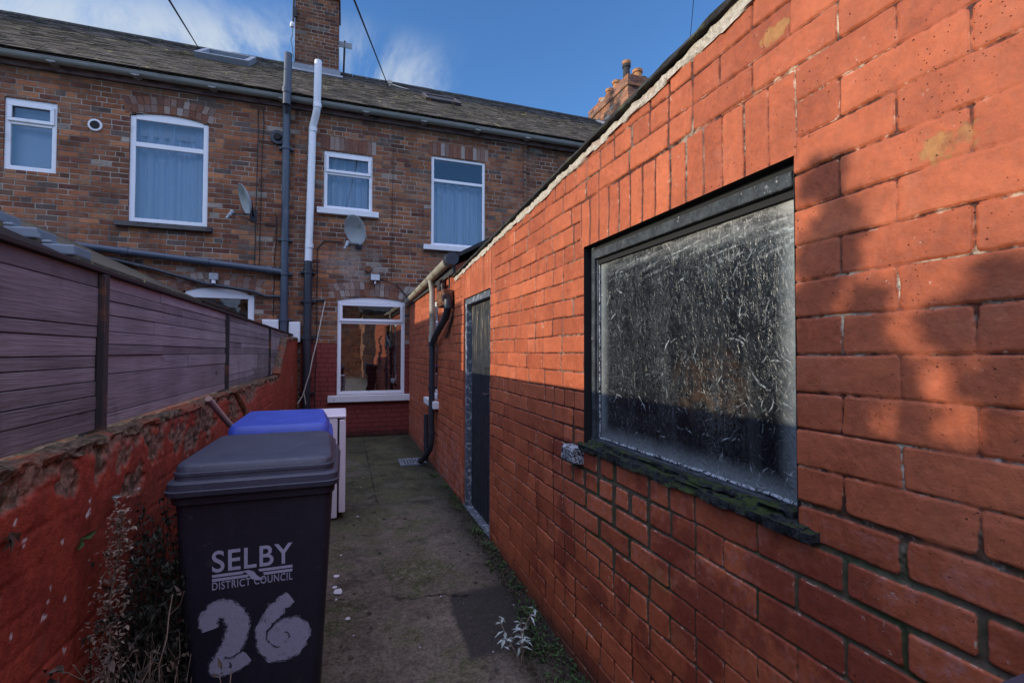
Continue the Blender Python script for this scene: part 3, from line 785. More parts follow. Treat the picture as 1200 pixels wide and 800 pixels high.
# wall vents and cables as parts
v = MB().lathe((-3.366,8.30,4.606), [(.085,-.02),(.085,0)], 16, 1); v = v.build('flue_vent', M['whitepaint'], HL, smooth=40)
MB().lathe((-3.366,8.279,4.606), [(.058,-.004),(.058,0)], 16, 1).build('opening', M['black'], v)
v = MB().lathe((-1.022,8.30,4.777), [(.11,-.05),(.115,-.01),(.115,0)], 16, 1).build('flue_vent', M['blackpipe'], HL, smooth=40)
MB().lathe((-1.022,8.245,4.777), [(.05,-.03),(.06,0)], 12, 1).build('opening', M['black'], v, smooth=40)
def wobble(pts, n=14, a=.012, seed=0):
    out = []
    for i in range(len(pts)-1):
        for k in range(n):
            t = k/n; p = Vector(pts[i]).lerp(Vector(pts[i+1]), t); s = i*n+k+seed*31
            out.append(p+Vector((mnoise.noise(Vector((s*.31,1,seed))),0,mnoise.noise(Vector((s*.37,5,seed)))))*a)
    return out+[Vector(pts[-1])]
cb = MB()
for x, za, zb in ((-1.30,5.2,2.70),(-1.235,5.2,2.66),(-1.03,3.55,1.95)): cb.tube(wobble([(x,8.288,za),(x-.03,8.288,zb)], 20, .016, int(x*50)), .006, 6)
cb.tube(wobble([(-1.55,8.285,3.50),(-1.3,8.285,3.40),(-1.03,8.285,3.38),(-1.03,8.285,3.2)], 8, .02, 3), .006, 6)
cb.build('cable', M['cable'], HL)
cb = MB(); cb.tube(wobble([(-.05,8.285,3.20),(-.32,8.285,3.20),(-.42,8.285,3.08),(-.44,8.285,.3)], 16, .014, 4), .0075, 6)
cb.tube(wobble([(.75,8.285,5.2),(.74,8.285,2.6)], 20, .008, 6), .004, 6)
cb.tube(wobble([(.55,8.285,2.62),(.82,8.285,2.55),(1.0,8.285,2.35)], 8, .02, 9), .007, 6)
cb.build('cable', M['cable'], HM)

# satellite dishes
def dish(loc, yawdeg, tilt, size, label):
    root = empty('satellite_dish', loc, label, 'satellite dish', 'satellite dishes on the house backs')
    R0 = Matrix.Rotation(R(yawdeg),4,'Z')@Matrix.Rotation(R(tilt),4,'X')
    d = MB(); n = 24; vs = []; fs = []
    rings = [(0,.075),(.3,.068),(.6,.048),(.85,.02),(1.,0.),(1.03,.004),(1.0,.012),(.6,.06),(0,.09)]
    for rr, dep in rings:
        for k in range(n):
            a = 2*math.pi*k/n; vs.append(R0@Vector((rr*size*.46*math.cos(a), dep, rr*size*.52*math.sin(a))))
    for i in range(len(rings)-1):
        for k in range(n): fs.append((i*n+k, i*n+(k+1)%n, (i+1)*n+(k+1)%n, (i+1)*n+k))
    d.add(vs, fs).build('reflector', M['dish'], root, smooth=60, local=True)
    a = MB(); p0 = R0@Vector((0,.03,-size*.5)); p1 = R0@Vector((0,-size*.55,-size*.42))
    a.tube([R0@Vector((0,.09,-.05)), p0, p1], .013, 8); a.build('arm', M['blackpipe'], root, smooth=45, local=True)
    l = MB(); q = p1; t = (R0@Vector((0,0,0))-p1).normalized(); l.tube([q-t*.03, q+t*.03], .026, 10); l.tube([q+t*.03,q+t*.06],.034,10); l.tube([q-t*.03,q-t*.09],.018,8)
    l.build('receiver', M['dish'], root, smooth=45, local=True)
    b = MB(); c = R0@Vector((0,.09,-.03)); w = Vector((c.x, YF-loc[1]-.01, -.16))
    b.tube([c, Vector((c.x,c.y+.06,c.z-.05)), Vector((w.x,w.y-.06,w.z)), w], .017, 8); b.box(w.x-.05,w.x+.05,w.y-.006,w.y+.012,w.z-.09,w.z+.09)
    b.build('bracket', M['blackpipe'], root, smooth=45, local=True)
    return root
dish((-1.44,8.02,3.67), -68, 18, .44, 'grey satellite dish seen nearly edge on beside the arched upstairs window')
dish((.14,8.03,3.35), -46, 20, .46, 'grey satellite dish under the small upstairs window, right of the white pipe')
# floodlight + rusty bell stub
fl = empty('floodlight', (.465,8.28,2.65), 'small grey floodlight above the arched ground floor window', 'floodlight')
b = MB().box(.385,.555,8.20,8.245,2.575,2.70).build('housing', M['blackpipe'], fl, bevel=.008)
MB().box(.40,.54,8.194,8.199,2.59,2.685).build('lens', M['lens'], fl)
MB().box(.45,.49,8.245,8.30,2.60,2.66).tube([(.47,8.22,2.575),(.47,8.22,2.53)], .014, 8).build('bracket', M['whitepaint'], fl)
rb = empty('rusty_bracket', (.36,8.27,2.77), 'small rust coloured metal fitting up left of the grey floodlight', 'bracket')
MB().lathe((.36,8.30,2.77), [(.05,-.09),(.062,-.05),(.04,0)], 10, 1).build('cup', M['rust'], rb, smooth=40)
sn = empty('security_sensor', (-1.86,8.25,2.51), 'small pale grey sensor box on the wall below the sloping waste pipe', 'sensor')
MB().box(-1.92,-1.80,8.19,8.27,2.47,2.57).build('housing', M['dish'], sn, bevel=.012)
MB().tube([(-1.86,8.22,2.47),(-1.86,8.22,2.42)], .03, 10).build('detector', M['whitepaint'], sn, smooth=40)
for bx0, bx1, bz0, bz1, lab in ((-1.20,-.97,1.60,1.90,'white meter box showing just above the fence, left of the black soil pipe'), (-.825,-.66,1.55,1.87,'white meter box on the brick between the two black pipes')):
    mbx = empty('meter_box', (bx0, 8.25, bz0), lab, 'meter box', 'meter boxes on the house wall')
    MB().box(bx0,bx1,8.19,8.298,bz0,bz1).build('casing', M['whitepaint'], mbx, bevel=.01)
    MB().box(bx0+.02,bx1-.02,8.184,8.189,bz0+.02,bz1-.02).build('door', M['whitepaint'], mbx, bevel=.002)
# aerials and wires
ae = empty('tv_aerial', (-.09,11.45,7.5), 'small roof aerial on a thin mast right of the tall chimney', 'aerial')
MB().tube([(-.09,11.45,7.3),(-.06,11.45,8.50)], .022, 8).build('mast', M['cable'], ae)
MB().box(-.20,.10,11.43,11.45,8.34,8.47).tube([(-.20,11.45,8.45),(.02,11.45,8.42)], .015, 6).build('panel', M['dish'], ae, bevel=.006)
ant = empty('chimney_bracket', (-1.08,10.94,8.3), 'dark wire bracket strapped up the left edge of the tall chimney', 'bracket')
MB().tube([(-1.075,10.92,9.2),(-1.085,10.92,8.45),(-1.09,10.92,8.30)], .022, 8).box(-1.10,-1.02,10.90,10.945,8.48,8.68).build('post', M['cable'], ant)
MB().lathe((-1.105,10.91,8.24), [(.035,0),(.045,.03),(.045,.07),(.03,.10)], 10).build('insulator', M['whitepaint'], ant, smooth=40)
MB().tube(wobble([(-1.09,10.93,8.24),(-1.12,10.93,7.95),(-1.06,10.94,7.5)], 8, .02, 2), .006, 6).build('lead_wire', M['cable'], ant)
wb = empty('wire_bracket', (.9,11.1,7.3), 'pale wire post and arm on the roof ridge right of the tall chimney', 'bracket')
MB().tube([(.915,10.95,7.22),(.90,10.95,7.50)], .03, 8).box(.86,.95,10.91,10.99,7.42,7.50).build('post', M['mortar'], wb)
MB().tube([(.93,10.95,7.42),(1.50,10.95,7.34)], .022, 8).build('arm', M['mortar'], wb)
def wire(label, a, b, r):
    a, b = Vector(a), Vector(b); e = a+(a-b)*.12
    pts = [b.lerp(e, i/16) for i in range(17)]
    for i, p in enumerate(pts): p.z -= .12*math.sin(math.pi*i/16)*0
    o = MB().tube(pts, r, 6).build('overhead_wire', M['cable']); tag(o, label, 'wire', 'overhead wires')
wire('thin overhead wire left of the tall chimney, rising from the roof ridge', (-1.515,5,4.55), (-2.889,11.3,7.634), .010)
wire('thin overhead wire right of the tall chimney, rising from the post on the ridge', (.058,5,4.942), (.839,10.96,7.45), .011)
wire('faint vertical wire high above the outhouse wall top', (7.64,9.,9.656), (8.70,10.4,9.80), .008)

# ------------------------------------------------------------------ carved painted walls
def vnoise(u, v, seed):
    """smooth value noise in numpy"""
    r = np.random.default_rng(seed); T = r.random((256,256))
    iu, iv = np.floor(u).astype(int), np.floor(v).astype(int); fu, fv = u-iu, v-iv
    fu = fu*fu*(3-2*fu); fv = fv*fv*(3-2*fv)
    g = lambda a, b: T[a & 255, b & 255]
    return (g(iu,iv)*(1-fu)+g(iu+1,iv)*fu)*(1-fv)+(g(iu,iv+1)*(1-fu)+g(iu+1,iv+1)*fu)*fv-.5
def fbm(u, v, seed, o=4):
    s = 0; a = 1.
    for k in range(o): s = s+a*vnoise(u*2**k, v*2**k, seed+k); a *= .55
    return s
def sstep(x, a, b):
    t = np.clip((x-a)/(b-a), 0, 1); return t*t*(3-2*t)
def sheet(name, ys, zs, X, hfun, attrs, skip, mat, parent, sign):
    """grid of (y,z) displaced in x by hfun; skip(yc,zc)->bool mask of removed cells; faces look towards sign*X"""
    Yg, Zg = np.meshgrid(ys, zs); ny, nz = len(ys), len(zs)
    h = hfun(Yg, Zg); off = origin(parent)
    co = np.stack([X+sign*h, Yg, Zg], -1).reshape(-1,3)-np.array(off)
    idx = np.arange(ny*nz).reshape(nz,ny)
    a, b, c, d = idx[:-1,:-1], idx[:-1,1:], idx[1:,1:], idx[1:,:-1]
    q = np.stack([a,b,c,d] if sign > 0 else [a,d,c,b], -1)
    yc = (Yg[:-1,:-1]+Yg[1:,1:])/2; zc = (Zg[:-1,:-1]+Zg[1:,1:])/2
    q = q[~skip(yc, zc)].reshape(-1,4)
    me = bpy.data.meshes.new(name)
    me.vertices.add(len(co)); me.vertices.foreach_set('co', co.astype(np.float32).ravel())
    me.loops.add(q.size); me.loops.foreach_set('vertex_index', q.astype(np.int32).ravel())
    me.polygons.add(len(q)); me.polygons.foreach_set('loop_start', np.arange(0, q.size, 4, dtype=np.int32))
    me.polygons.foreach_set('loop_total', np.full(len(q), 4, dtype=np.int32)); me.update(calc_edges=True); me.validate()
    for k, f in attrs.items(): attr_float(me, k, f(Yg, Zg).ravel() if callable(f) else f.ravel())
    return link(name, me, mat, parent, 180)
def grid_axis(segs, must):
    a = [segs[0][0]]
    for s0, s1, fn in segs:
        while a[-1] < s1: a.append(a[-1]+fn(a[-1]))
        a[-1] = s1
    a = np.array(a)
    for m in must: a[np.argmin(abs(a-m))] = m
    return np.unique(a)
C = .0886; Z0 = 1.397
class Bricks:
    """lays out stretchers, headers and soldier courses and gives height / masks at (y,z)"""
    def __init__(s, soldiers, seed, ymin, ymax):
        s.sol = soldiers; s.r = np.random.default_rng(seed); s.seed = seed; s.rows = {}; s.ymin, s.ymax = ymin, ymax
    def row(s, r):
        if r not in s.rows:
            y = s.ymin-1.; L = []
            if (r % 2) == 0: off = .521
            else: off = .642
            y = off-.239*8; ph = s.r.random()
            while y < s.ymax+.5:
                L.append(y)
                if y < 1.1: y += .239
                else:
                    hdr = (r % 4 == 1 and s.r.random() < .85) or s.r.random() < .28
                    y += (.119 if hdr else .239)+s.r.uniform(-.008,.008)
            s.rows[r] = np.array(L)
        return s.rows[r]
    def __call__(s, Y, Z):
        sh = Y.shape; Y = Y.ravel(); Z = Z.ravel()
        y = Y+.005*vnoise(Y*3, Z*9, s.seed+1)+.003*vnoise(Y*14, Z*14, s.seed+2)
        z = Z+.007*vnoise(Y*2.2, Z*1.3, s.seed+3)+.0042*vnoise(Y*9, Z*11, s.seed+4)
        row = np.floor((z-Z0)/C).astype(int); fz = (z-Z0)-row*C
        du = np.full(Y.shape, .05); bid = np.zeros(Y.shape); 
        for r in np.unique(row):
            m = row == r; P = s.row(int(r)); i = np.clip(np.searchsorted(P, y[m])-1, 0, len(P)-2)
            du[m] = np.minimum(y[m]-P[i], P[i+1]-y[m]); bid[m] = r*977.+i*13.
        dv = np.minimum(fz, C-fz)
        for (a, b, c, d, w) in s.sol:
            m = (Y > a) & (Y < b) & (Z > c-.01) & (Z < d)
            k = np.floor((y[m]-a)/w); f = (y[m]-a)-k*w
            du[m] = np.minimum(f, w-f); dv[m] = np.minimum(z[m]-c+.02, d-z[m]); bid[m] = 50000+k*31+c*100
        h1 = np.modf(np.abs(np.sin(bid*12.9898)*43758.5453))[0]; h2 = np.modf(np.abs(np.sin(bid*78.233)*12543.123))[0]
        j = .0009+.0016*h2+.0014*sstep(Y, .95, 1.5)+.0055*sstep(vnoise(Y*1.7+3, Z*1.9, s.seed+6), -.12, .2)*sstep(Z, .42, .6)*(1-sstep(Z, 1.02, 1.12))*(1-sstep(Y, 1.9, 2.4))
        rc = .0085
        qa = np.maximum(rc-(du-j*(1+.9*sstep(Y, .95, 1.5))), 0); qb = np.maximum(rc-(dv-j), 0)
        d = rc-np.hypot(qa, qb)
        d = d+.0022*fbm(Y*75, Z*75, s.seed+8, 3)
        fill = sstep(vnoise(Y*5+1, Z*5, s.seed+11)+.5*vnoise(Y*17, Z*17, s.seed+12), .10, .34)*(1-.6*(Z < 1.0)*(Y < 2.2))
        br = sstep(d, -.002, .0030)
        depth = .0075*(1-.65*fill)
        ht = -depth*(1-br)+.0035*(h1-.5)+.0020*fbm(Y*11, Z*11, s.seed+13, 4)+.0004*fbm(Y*60, Z*60, s.seed+15, 2)
        mort = (1-sstep(d, -.0012, .0016))*(1-.45*fill)
        return ht.reshape(sh), mort.reshape(sh), h1.reshape(sh), (1-fill).reshape(sh)
XW = 1.04
def topz(y): return 2.443-.0645*y
OUT = empty('outhouse', (1.5, 2.2, 0), 'red painted brick outhouse filling the right side of the yard, with a big dirty window', 'outhouse')
WY0, WY1, WZ0, WZ1 = .872, 1.965, .985, 1.885      # window opening
DY0, DY1, DZ1 = 3.462, 4.318, 1.89                 # door opening
bk = Bricks([(WY0-.005, WY1+.04, WZ1, WZ1+.215, .0805), (DY0-.09, DY1+.06, DZ1, 2.4, .081)], 21, -2., 4.8)
ys = grid_axis([(-1.6,.40,lambda y:.05),(.40,.80,lambda y:.0028),(.80,4.70,lambda y:.0034*y if y < 1.0 else .0016*y)], [WY0,WY1,DY0,DY1])
zs = grid_axis([(-.16,2.52,lambda z:.0036)], [WZ0,WZ1,DZ1])
cache = {}
def bfield(Y, Z):
    if 'v' not in cache: cache['v'] = bk(Y, Z)
    return cache['v']
def skip_out(y, z):
    return ((y > WY0) & (y < WY1) & (z > WZ0) & (z < WZ1)) | ((y > DY0) & (y < DY1) & (z < DZ1)) | (z > topz(y))
wall = sheet('wall', ys, zs, XW, lambda Y,Z: bfield(Y,Z)[0], {'mort': lambda Y,Z: bfield(Y,Z)[1], 'rnd': lambda Y,Z: bfield(Y,Z)[2], 'open': lambda Y,Z: bfield(Y,Z)[3]}, skip_out, M['redwall'], OUT, -1)
cache.clear()
# thickness of the wall at the openings, the other walls, floor
for a, b, c, d, mm in ((WY0,WY1,WZ0,WZ1,'black'),(DY0,DY1,-.16,DZ1,'redwall')):  # window reveal coloured black to stand for its shadow
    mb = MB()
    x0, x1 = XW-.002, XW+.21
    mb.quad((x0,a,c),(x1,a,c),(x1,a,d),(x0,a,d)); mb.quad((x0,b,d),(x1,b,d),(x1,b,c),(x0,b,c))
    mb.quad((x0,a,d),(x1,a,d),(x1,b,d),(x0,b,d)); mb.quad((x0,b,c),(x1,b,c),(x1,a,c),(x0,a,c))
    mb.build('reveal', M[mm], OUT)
mb = MB(); mb.box(3.0,3.2,-1.6,4.7,-.16,2.1); mb.box(XW+.02,3.0,-1.6,-1.4,-.16,2.1); mb.box(XW+.02,3.0,4.5,4.69,-.16,2.1)
mb.box(XW+.22,XW+.24,-1.4,.6,-.16,2.1); mb.box(XW+.22,XW+.24,2.3,3.2,-.16,2.1)
mb.build('inner_wall', M['room'], OUT)
# flat felt roof with ragged edge and mortar fillet under it
mb = MB()
pr = [(-1.65, topz(-1.65)), (4.72, topz(4.72))]
mb.prism([(-1.65,topz(-1.65)+.006),(4.74,topz(4.74)+.006),(4.74,topz(4.74)+.036),(-1.65,topz(-1.65)+.036)], 0, XW+.0, 3.25)
mb.rough([(XW-.012,-1.6,topz(-1.6)+.022),(XW-.012,4.74,topz(4.74)+.022)], .014, .009, .4, 3, 200)
mb.build('roof', M['felt'], OUT)
mb = MB(); mb.rough([(XW+.004,-1.6,topz(-1.6)-.012),(XW+.004,4.70,topz(4.7)-.012)], .012, .019, .8, 8, 320)
mb.build('verge_mortar', M['mortar'], OUT, smooth=60)

# the big dirty window
fx0, fx1 = XW+.030, XW+.085
W = MB()
W.box(fx0, fx1, WY0+.002, WY0+.030, WZ0+.002, WZ1-.002); W.box(fx0, fx1, WY1-.040, WY1-.012, WZ0+.002, WZ1-.002)
W.box(fx0-.004, fx1, WY0+.030, WY1-.040, WZ1-.062, WZ1-.022); W.box(fx0, fx1, WY0+.030, WY1-.040, WZ0+.002, WZ0+.026)
W.box(fx0+.012, fx1-.01, WY1-.052, WY1-.040, WZ0+.05, WZ1-.062)
WIN = W.build('window', M['oldtimber'], OUT, bevel=.004)
MB().box(fx0+.016, fx1-.006, WY0+.030, WY1-.040, WZ1-.084, WZ1-.0625).box(fx0+.004, fx1, WY0+.030, WY1-.040, WZ1-.0215, WZ1-.002).build('rebate_shade', M['black'], WIN)  # black strips painting the shade in the rebate and under the lintel
pn = MB().quad((fx0+.028,WY0+.028,WZ0+.022),(fx0+.028,WY0+.028,WZ1-.060),(fx0+.028,WY1-.046,WZ1-.060),(fx0+.028,WY1-.046,WZ0+.022))
pn.build('pane', M['dirtyglass'], WIN)
pt = MB()
pt.tube(wobble([(fx0+.022,WY1-.050,WZ1-.085),(fx0+.022,WY1-.050,WZ0+.032),(fx0+.020,WY0+.033,WZ0+.032),(fx0+.020,WY0+.033,WZ1-.085)], 40, .004, 5), .0055, 6)
pt.build('putty', M['peel'], WIN, smooth=50)
sl = MB(); sl.rough([(XW+.004,WY0-.028,WZ0-.012),(XW+.004,WY1+.02,WZ0-.012)], .026, .017, .6, 12, 200, 12)
sl.rough([(XW+.03,WY0+.02,WZ0+.014),(XW+.03,WY1-.03,WZ0+.010)], .024, .009, .8, 19, 160, 8)
sl.build('sill', M['sill'], WIN, smooth=60)
MB().rough([(XW-.010,WY1+.005,WZ0-.058),(XW-.010,WY1+.125,WZ0-.058)], .050, .038, .12, 4, 14, 8).build('sill_horn', M['peel'], WIN, smooth=40)
MB().rough([(XW-.004,WY0-.055,WZ0-.012),(XW-.004,WY0+.02,WZ0-.014)], .026, .014, .6, 6, 16, 8).build('sill_horn', M['sill'], WIN, smooth=50)

# door of the outhouse
D = MB(); dx = XW+.062; n = 7; w = (DY1-DY0-.12)/n
for i in range(n): D.box(dx, dx+.03, DY0+.06+i*w+.0025, DY0+.06+(i+1)*w-.0025, .02, DZ1-.06)
D.box(dx+.012, dx+.028, DY0+.06, DY1-.06, .02, DZ1-.06)
DO = D.build('door', M['door'], OUT, bevel=.003)
fr = MB(); fr.box(XW+.012, XW+.10, DY0+.003, DY0+.058, -.10, DZ1-.003); fr.box(XW+.012, XW+.10, DY1-.058, DY1-.003, -.10, DZ1-.003); fr.box(XW+.012, XW+.10, DY0+.058, DY1-.058, DZ1-.058, DZ1-.003)
fr.box(XW+.0, XW+.2, DY0+.003, DY1-.003, -.12, .012)
fr.build('frame', M['doorframe'], DO, bevel=.004)
MB().box(dx-.012, dx-.001, DY0+.10, DY0+.20, .98, 1.16).tube([(dx-.012,DY0+.13,1.07),(dx-.05,DY0+.13,1.07),(dx-.05,DY0+.22,1.065)], .009, 8).build('handle', M['fencepost'], DO, smooth=45)
MB().box(dx-.022, dx-.001, DY0+.10, DY0+.40, 1.27, 1.42).build('batten', M['door'], DO, bevel=.004)

# ------------------------------------------------------------------ kitchen extension behind the outhouse
XE = 1.045
EXT = empty('rear_extension', (1.6, 6.5, 0), 'lean-to red brick extension between the outhouse door and the house', 'extension')
bk2 = Bricks([(5.55,6.33,2.035,2.4,.081)], 33, 4.6, 8.4)
ys2 = grid_axis([(4.71,8.298,lambda y:.016)], [5.642,6.247]); zs2 = grid_axis([(-.12,2.27,lambda z:.009)], [.82,2.03])
cache2 = {}
def bf2(Y, Z):
    if 'v' not in cache2: cache2['v'] = bk2(Y, Z)
    return cache2['v']
sheet('wall', ys2, zs2, XE, lambda Y,Z: bf2(Y,Z)[0], {'mort': lambda Y,Z: bf2(Y,Z)[1], 'rnd': lambda Y,Z: bf2(Y,Z)[2], 'open': lambda Y,Z: bf2(Y,Z)[3]},
      lambda y,z: (y > 5.642) & (y < 6.247) & (z > .82) & (z < 2.03), M['redwall'], EXT, -1)
mb = MB(); a, b, c, d = 5.642,6.247,.82,2.03; x0, x1 = XE-.002, XE+.14
mb.quad((x0,a,c),(x1,a,c),(x1,a,d),(x0,a,d)); mb.quad((x0,b,d),(x1,b,d),(x1,b,c),(x0,b,c)); mb.quad((x0,a,d),(x1,a,d),(x1,b,d),(x0,b,d)); mb.quad((x0,b,c),(x1,b,c),(x1,a,c),(x0,a,c))
mb.prism([(XE,-.1),(3.4,-.1),(3.4,3.55),(XE,2.27)], 1, 4.705, 4.72)
mb.box(3.3,3.4,4.72,8.28,-.1,3.4)
mb.build('end_wall', M['redwall'], EXT)
ew = MB(); a, b, c, d = 5.645,6.244,.823,2.027; x0, x1 = XE+.02, XE+.07; f = .06
ew.box(x0,x1,a,a+f,c,d); ew.box(x0,x1,b-f,b,c,d); ew.box(x0,x1,a+f,b-f,c,c+f); ew.box(x0,x1,a+f,b-f,d-f,d)
ew = ew.build('window', M['upvc'], EXT, bevel=.005)
MB().quad((x0+.02,a+f,c+f),(x0+.02,a+f,d-f),(x0+.02,b-f,d-f),(x0+.02,b-f,c+f)).build('pane', M['glass_low'], ew)
MB().box(XE-.06, XE+.02, 5.56, 6.33, .735, .818).build('sill', M['whitepaint'], ew, bevel=.008)
MB().box(XE+.3, XE+.32, 5.3, 6.6, .4, 2.2).build('blind', M['room'], ew)
er = MB()
er.prism([(.975,2.30),(3.5,3.68),(3.5,3.72),(.975,2.34)], 1, 4.60, 8.27); er.build('roof', M['felt'], EXT)
MB().box(XE-.030, XE-.006, 4.69, 8.28, 2.19, 2.285).build('fascia', M['oldtimber'], EXT)
eg = MB(); gx, gz0, r = .965, 2.30, .055; n = 10
P = [(gx-r*math.cos(math.pi*k/n), -r*math.sin(math.pi*k/n)) for k in range(n+1)]+[(gx-(r-.008)*math.cos(math.pi*k/n), -(r-.008)*math.sin(math.pi*k/n)) for k in range(n,-1,-1)]
N = len(P); eg.add([(q[0],4.52,2.315+q[1]) for q in P]+[(q[0]+.03,8.25,2.262+q[1]) for q in P], [(i,(i+1)%N,N+(i+1)%N,N+i) for i in range(N)])
eg = eg.build('gutter', M['oldgutter'], EXT, smooth=50)
MB().lathe((gx+.005,4.50,2.30), [(.062,0),(.064,.05),(.064,.16)], 14, 1).build('end_cap', M['blackpipe'], eg, smooth=45)
# downpipe with swan neck and shoe
ed = MB(); ed.tube([(.965,5.70,2.26),(.985,5.70,2.12)], .034, 12); ed.build('outlet', M['oldgutter'], eg, smooth=45)
ed = MB(); ed.tube([(.985,5.70,2.14),(.985,5.70,1.55)], .034, 12); ed.lathe((.985,5.70,1.52), [(.042,0),(.042,.08)], 12)
ed.build('downpipe', M['oldgutter'], EXT, smooth=45)
ed = MB(); ed.tube([(.985,5.70,1.54),(.985,5.70,.34),(.972,5.72,.25),(.93,5.92,.10),(.90,6.02,.05)], .036, 12)
for z in (1.48,.95,.42): ed.lathe((.985,5.70,z), [(.045,0),(.045,.04)], 12)
ed.box(.99,1.045,5.67,5.73,.96,.99)
ed.build('downpipe', M['blackpipe'], EXT, smooth=45)
ed = MB(); ed.tube([(.985,4.76,1.86),(.975,4.84,1.76),(.975,5.45,1.575),(.980,5.64,1.50)], .036, 12)
ed.tube([(.985,4.76,1.93),(.985,4.76,1.84)], .05, 12); ed.build('swan_neck', M['blackpipe'], EXT, smooth=45)
ed = MB(); ed.tube(wobble([(1.02,4.86,2.25),(1.02,4.90,2.06)], 6, .01, 3), .008, 6); ed.build('cable', M['cable'], EXT); ed = MB(); ed.tube(wobble([(1.025,4.72,1.78),(1.025,4.95,1.62),(1.028,5.1,1.55)], 6, .015, 6), .010, 6)
ed.build('cable', M['cable'], EXT)
MB().tube([(1.0,6.20,.60),(1.0,6.20,-.02)], .030, 10).build('pipe_stub', M['blackpipe'], EXT, smooth=45)
# rusty switch box and its fittings
rbx = empty('rusty_box', (1.0,4.86,1.95), 'rusty metal box mounted high by the outhouse door, pipe below it', 'box')
MB().box(.93,1.035,4.76,5.12,1.875,2.035).build('casing', M['rust'], rbx, bevel=.01)
MB().box(.922,.929,4.80,5.08,1.90,2.01).build('lid', M['rust'], rbx, bevel=.004)
MB().lathe((.965,4.752,1.945), [(.045,-.012),(.05,0)], 12, 1).build('knockout', M['fencepost'], rbx, smooth=40)
MB().tube([(.99,5.06,2.036),(.99,5.06,2.12),(1.0,5.25,2.12)], .022, 8).box(.97,1.03,5.16,5.32,2.08,2.19).build('conduit', M['fencepost'], rbx, smooth=40)

# drain gully by the downpipe
gu = empty('drain_gully', (.80,6.1,0), 'old metal drain grate at the foot of the black downpipe', 'drain')
mb = MB(); mb.box(.66,.98,6.00,6.03,.0,.03); mb.box(.66,.98,6.29,6.32,.0,.03); mb.box(.66,.69,6.03,6.29,.0,.03); mb.box(.95,.98,6.03,6.29,.0,.03)
mb.build('frame', M['lead'], gu, bevel=.006)
mb = MB()
for i in range(7): mb.box(.70+i*.036,.718+i*.036,6.03,6.29,.006,.022)
mb.build('grate', M['lead'], gu)

# ------------------------------------------------------------------ left: yard wall + fence
YW = empty('yard_wall', (-.8, 3.4, 0), 'low red painted yard wall with flaking paint under the brown fence', 'wall')
def ytop(y): return np.where(y < 6.02, 1.125, np.where(y < 6.72, 1.125+(y-6.02)*.62, 1.56+(y-6.72)*.03))
chips = []
r2 = np.random.default_rng(5)
for i in range(120):
    y = r2.uniform(1.2,4.5); z = r2.uniform(.1,1.08); chips.append((y, z, r2.uniform(.0015,.0055)*(1.7 if r2.random() < .12 else 1), r2.uniform(.4,.9), r2.uniform(-.6,.6)))
for y, z, s in ((1.44,.955,.012),(1.60,.90,.010),(1.73,.93,.013),(1.74,.965,.011),(1.55,.80,.006),(1.52,.74,.011),(1.62,.74,.008),(1.45,.57,.012),(1.62,.60,.010),(1.40,.76,.007)): chips.append((y,z,s*.85,.75,r2.uniform(-.5,.5)))
def flake(Y, Z):
    out = np.zeros(Y.shape)
    for (y, z, s, asp, sl) in chips:
        m = (abs(Y-y) < s*4) & (abs(Z-z) < s*5)
        if not m.any(): continue
        yy = Y[m]-y; zz = Z[m]-z
        d = np.hypot(yy+zz*sl, zz/asp)/s+1.3*fbm(Y[m]*160, Z[m]*160, 71, 2)
        out[m] = np.maximum(out[m], 1-sstep(d, .7, 1.))
    return out
holes = [(1.63,1.06,.06,.045),(1.80,1.055,.045,.05),(1.98,1.05,.05,.06),(2.25,1.04,.10,.06),(2.55,1.03,.13,.08),(3.0,1.03,.22,.09),(1.42,1.07,.10,.03),(2.75,.98,.16,.07),(1.335,.86,.022,.06),(2.05,.95,.09,.05),(4.3,1.05,.3,.05),(3.7,1.0,.2,.08)]
def bare(Y, Z):
    b = np.zeros(Y.shape)
    for (y, z, ry, rz) in holes:
        d = np.hypot((Y-y)/ry, (Z-z)/rz)+.9*fbm(Y*26, Z*26, 91, 3); b = np.maximum(b, 1-sstep(d, .8, 1.05))
    edge = sstep(Z-(ytop(Y)-.045)+.05*fbm(Y*12, Z*12, 93, 3), -.01, .02)*(Y < 6.1)
    return np.maximum(b, edge)
def yheight(Y, Z):
    f = flake(Y, Z); b = bare(Y, Z)
    zz = (Z+.006*fbm(Y*5, Z*5, 95, 3))/.088; fz = np.minimum(zz-np.floor(zz), np.floor(zz)+1-zz)*.088; yy = (Y+np.floor(zz)%2*.12)/.24; fy = np.minimum(yy-np.floor(yy), np.floor(yy)+1-yy)*.24
    cs = (1-sstep(np.minimum(fz, fy), .002, .012))*sstep(fbm(Y*1.7, Z*2.5, 97, 3), -.25, .25)
    return .0045*fbm(Y*2.4, Z*2.4, 81, 5)+.0016*fbm(Y*40, Z*40, 84, 3)-.0035*cs-.009*b*(1+1.5*fbm(Y*34, Z*34, 87, 3))-.0012*f
ysw = grid_axis([(-.6,1.15,lambda y:.05),(1.15,2.2,lambda y:.0045),(2.2,8.25,lambda y:.0028*y)], []); zsw = grid_axis([(-.16,1.64,lambda z:.0065)], [])
sheet('face', ysw, zsw, -.70, yheight, {'flake': flake, 'bare': bare}, lambda y,z: z > ytop(y), M['yardwall'], YW, 1)
mb = MB(); mb.box(-.95,-.716,-.6,6.02,-.16,1.122)
mb.prism([(6.02,-.16),(8.27,-.16),(8.27,1.60),(6.72,1.555),(6.02,1.12)], 0, -.95, -.716)
mb.build('core', M['coping'], YW)
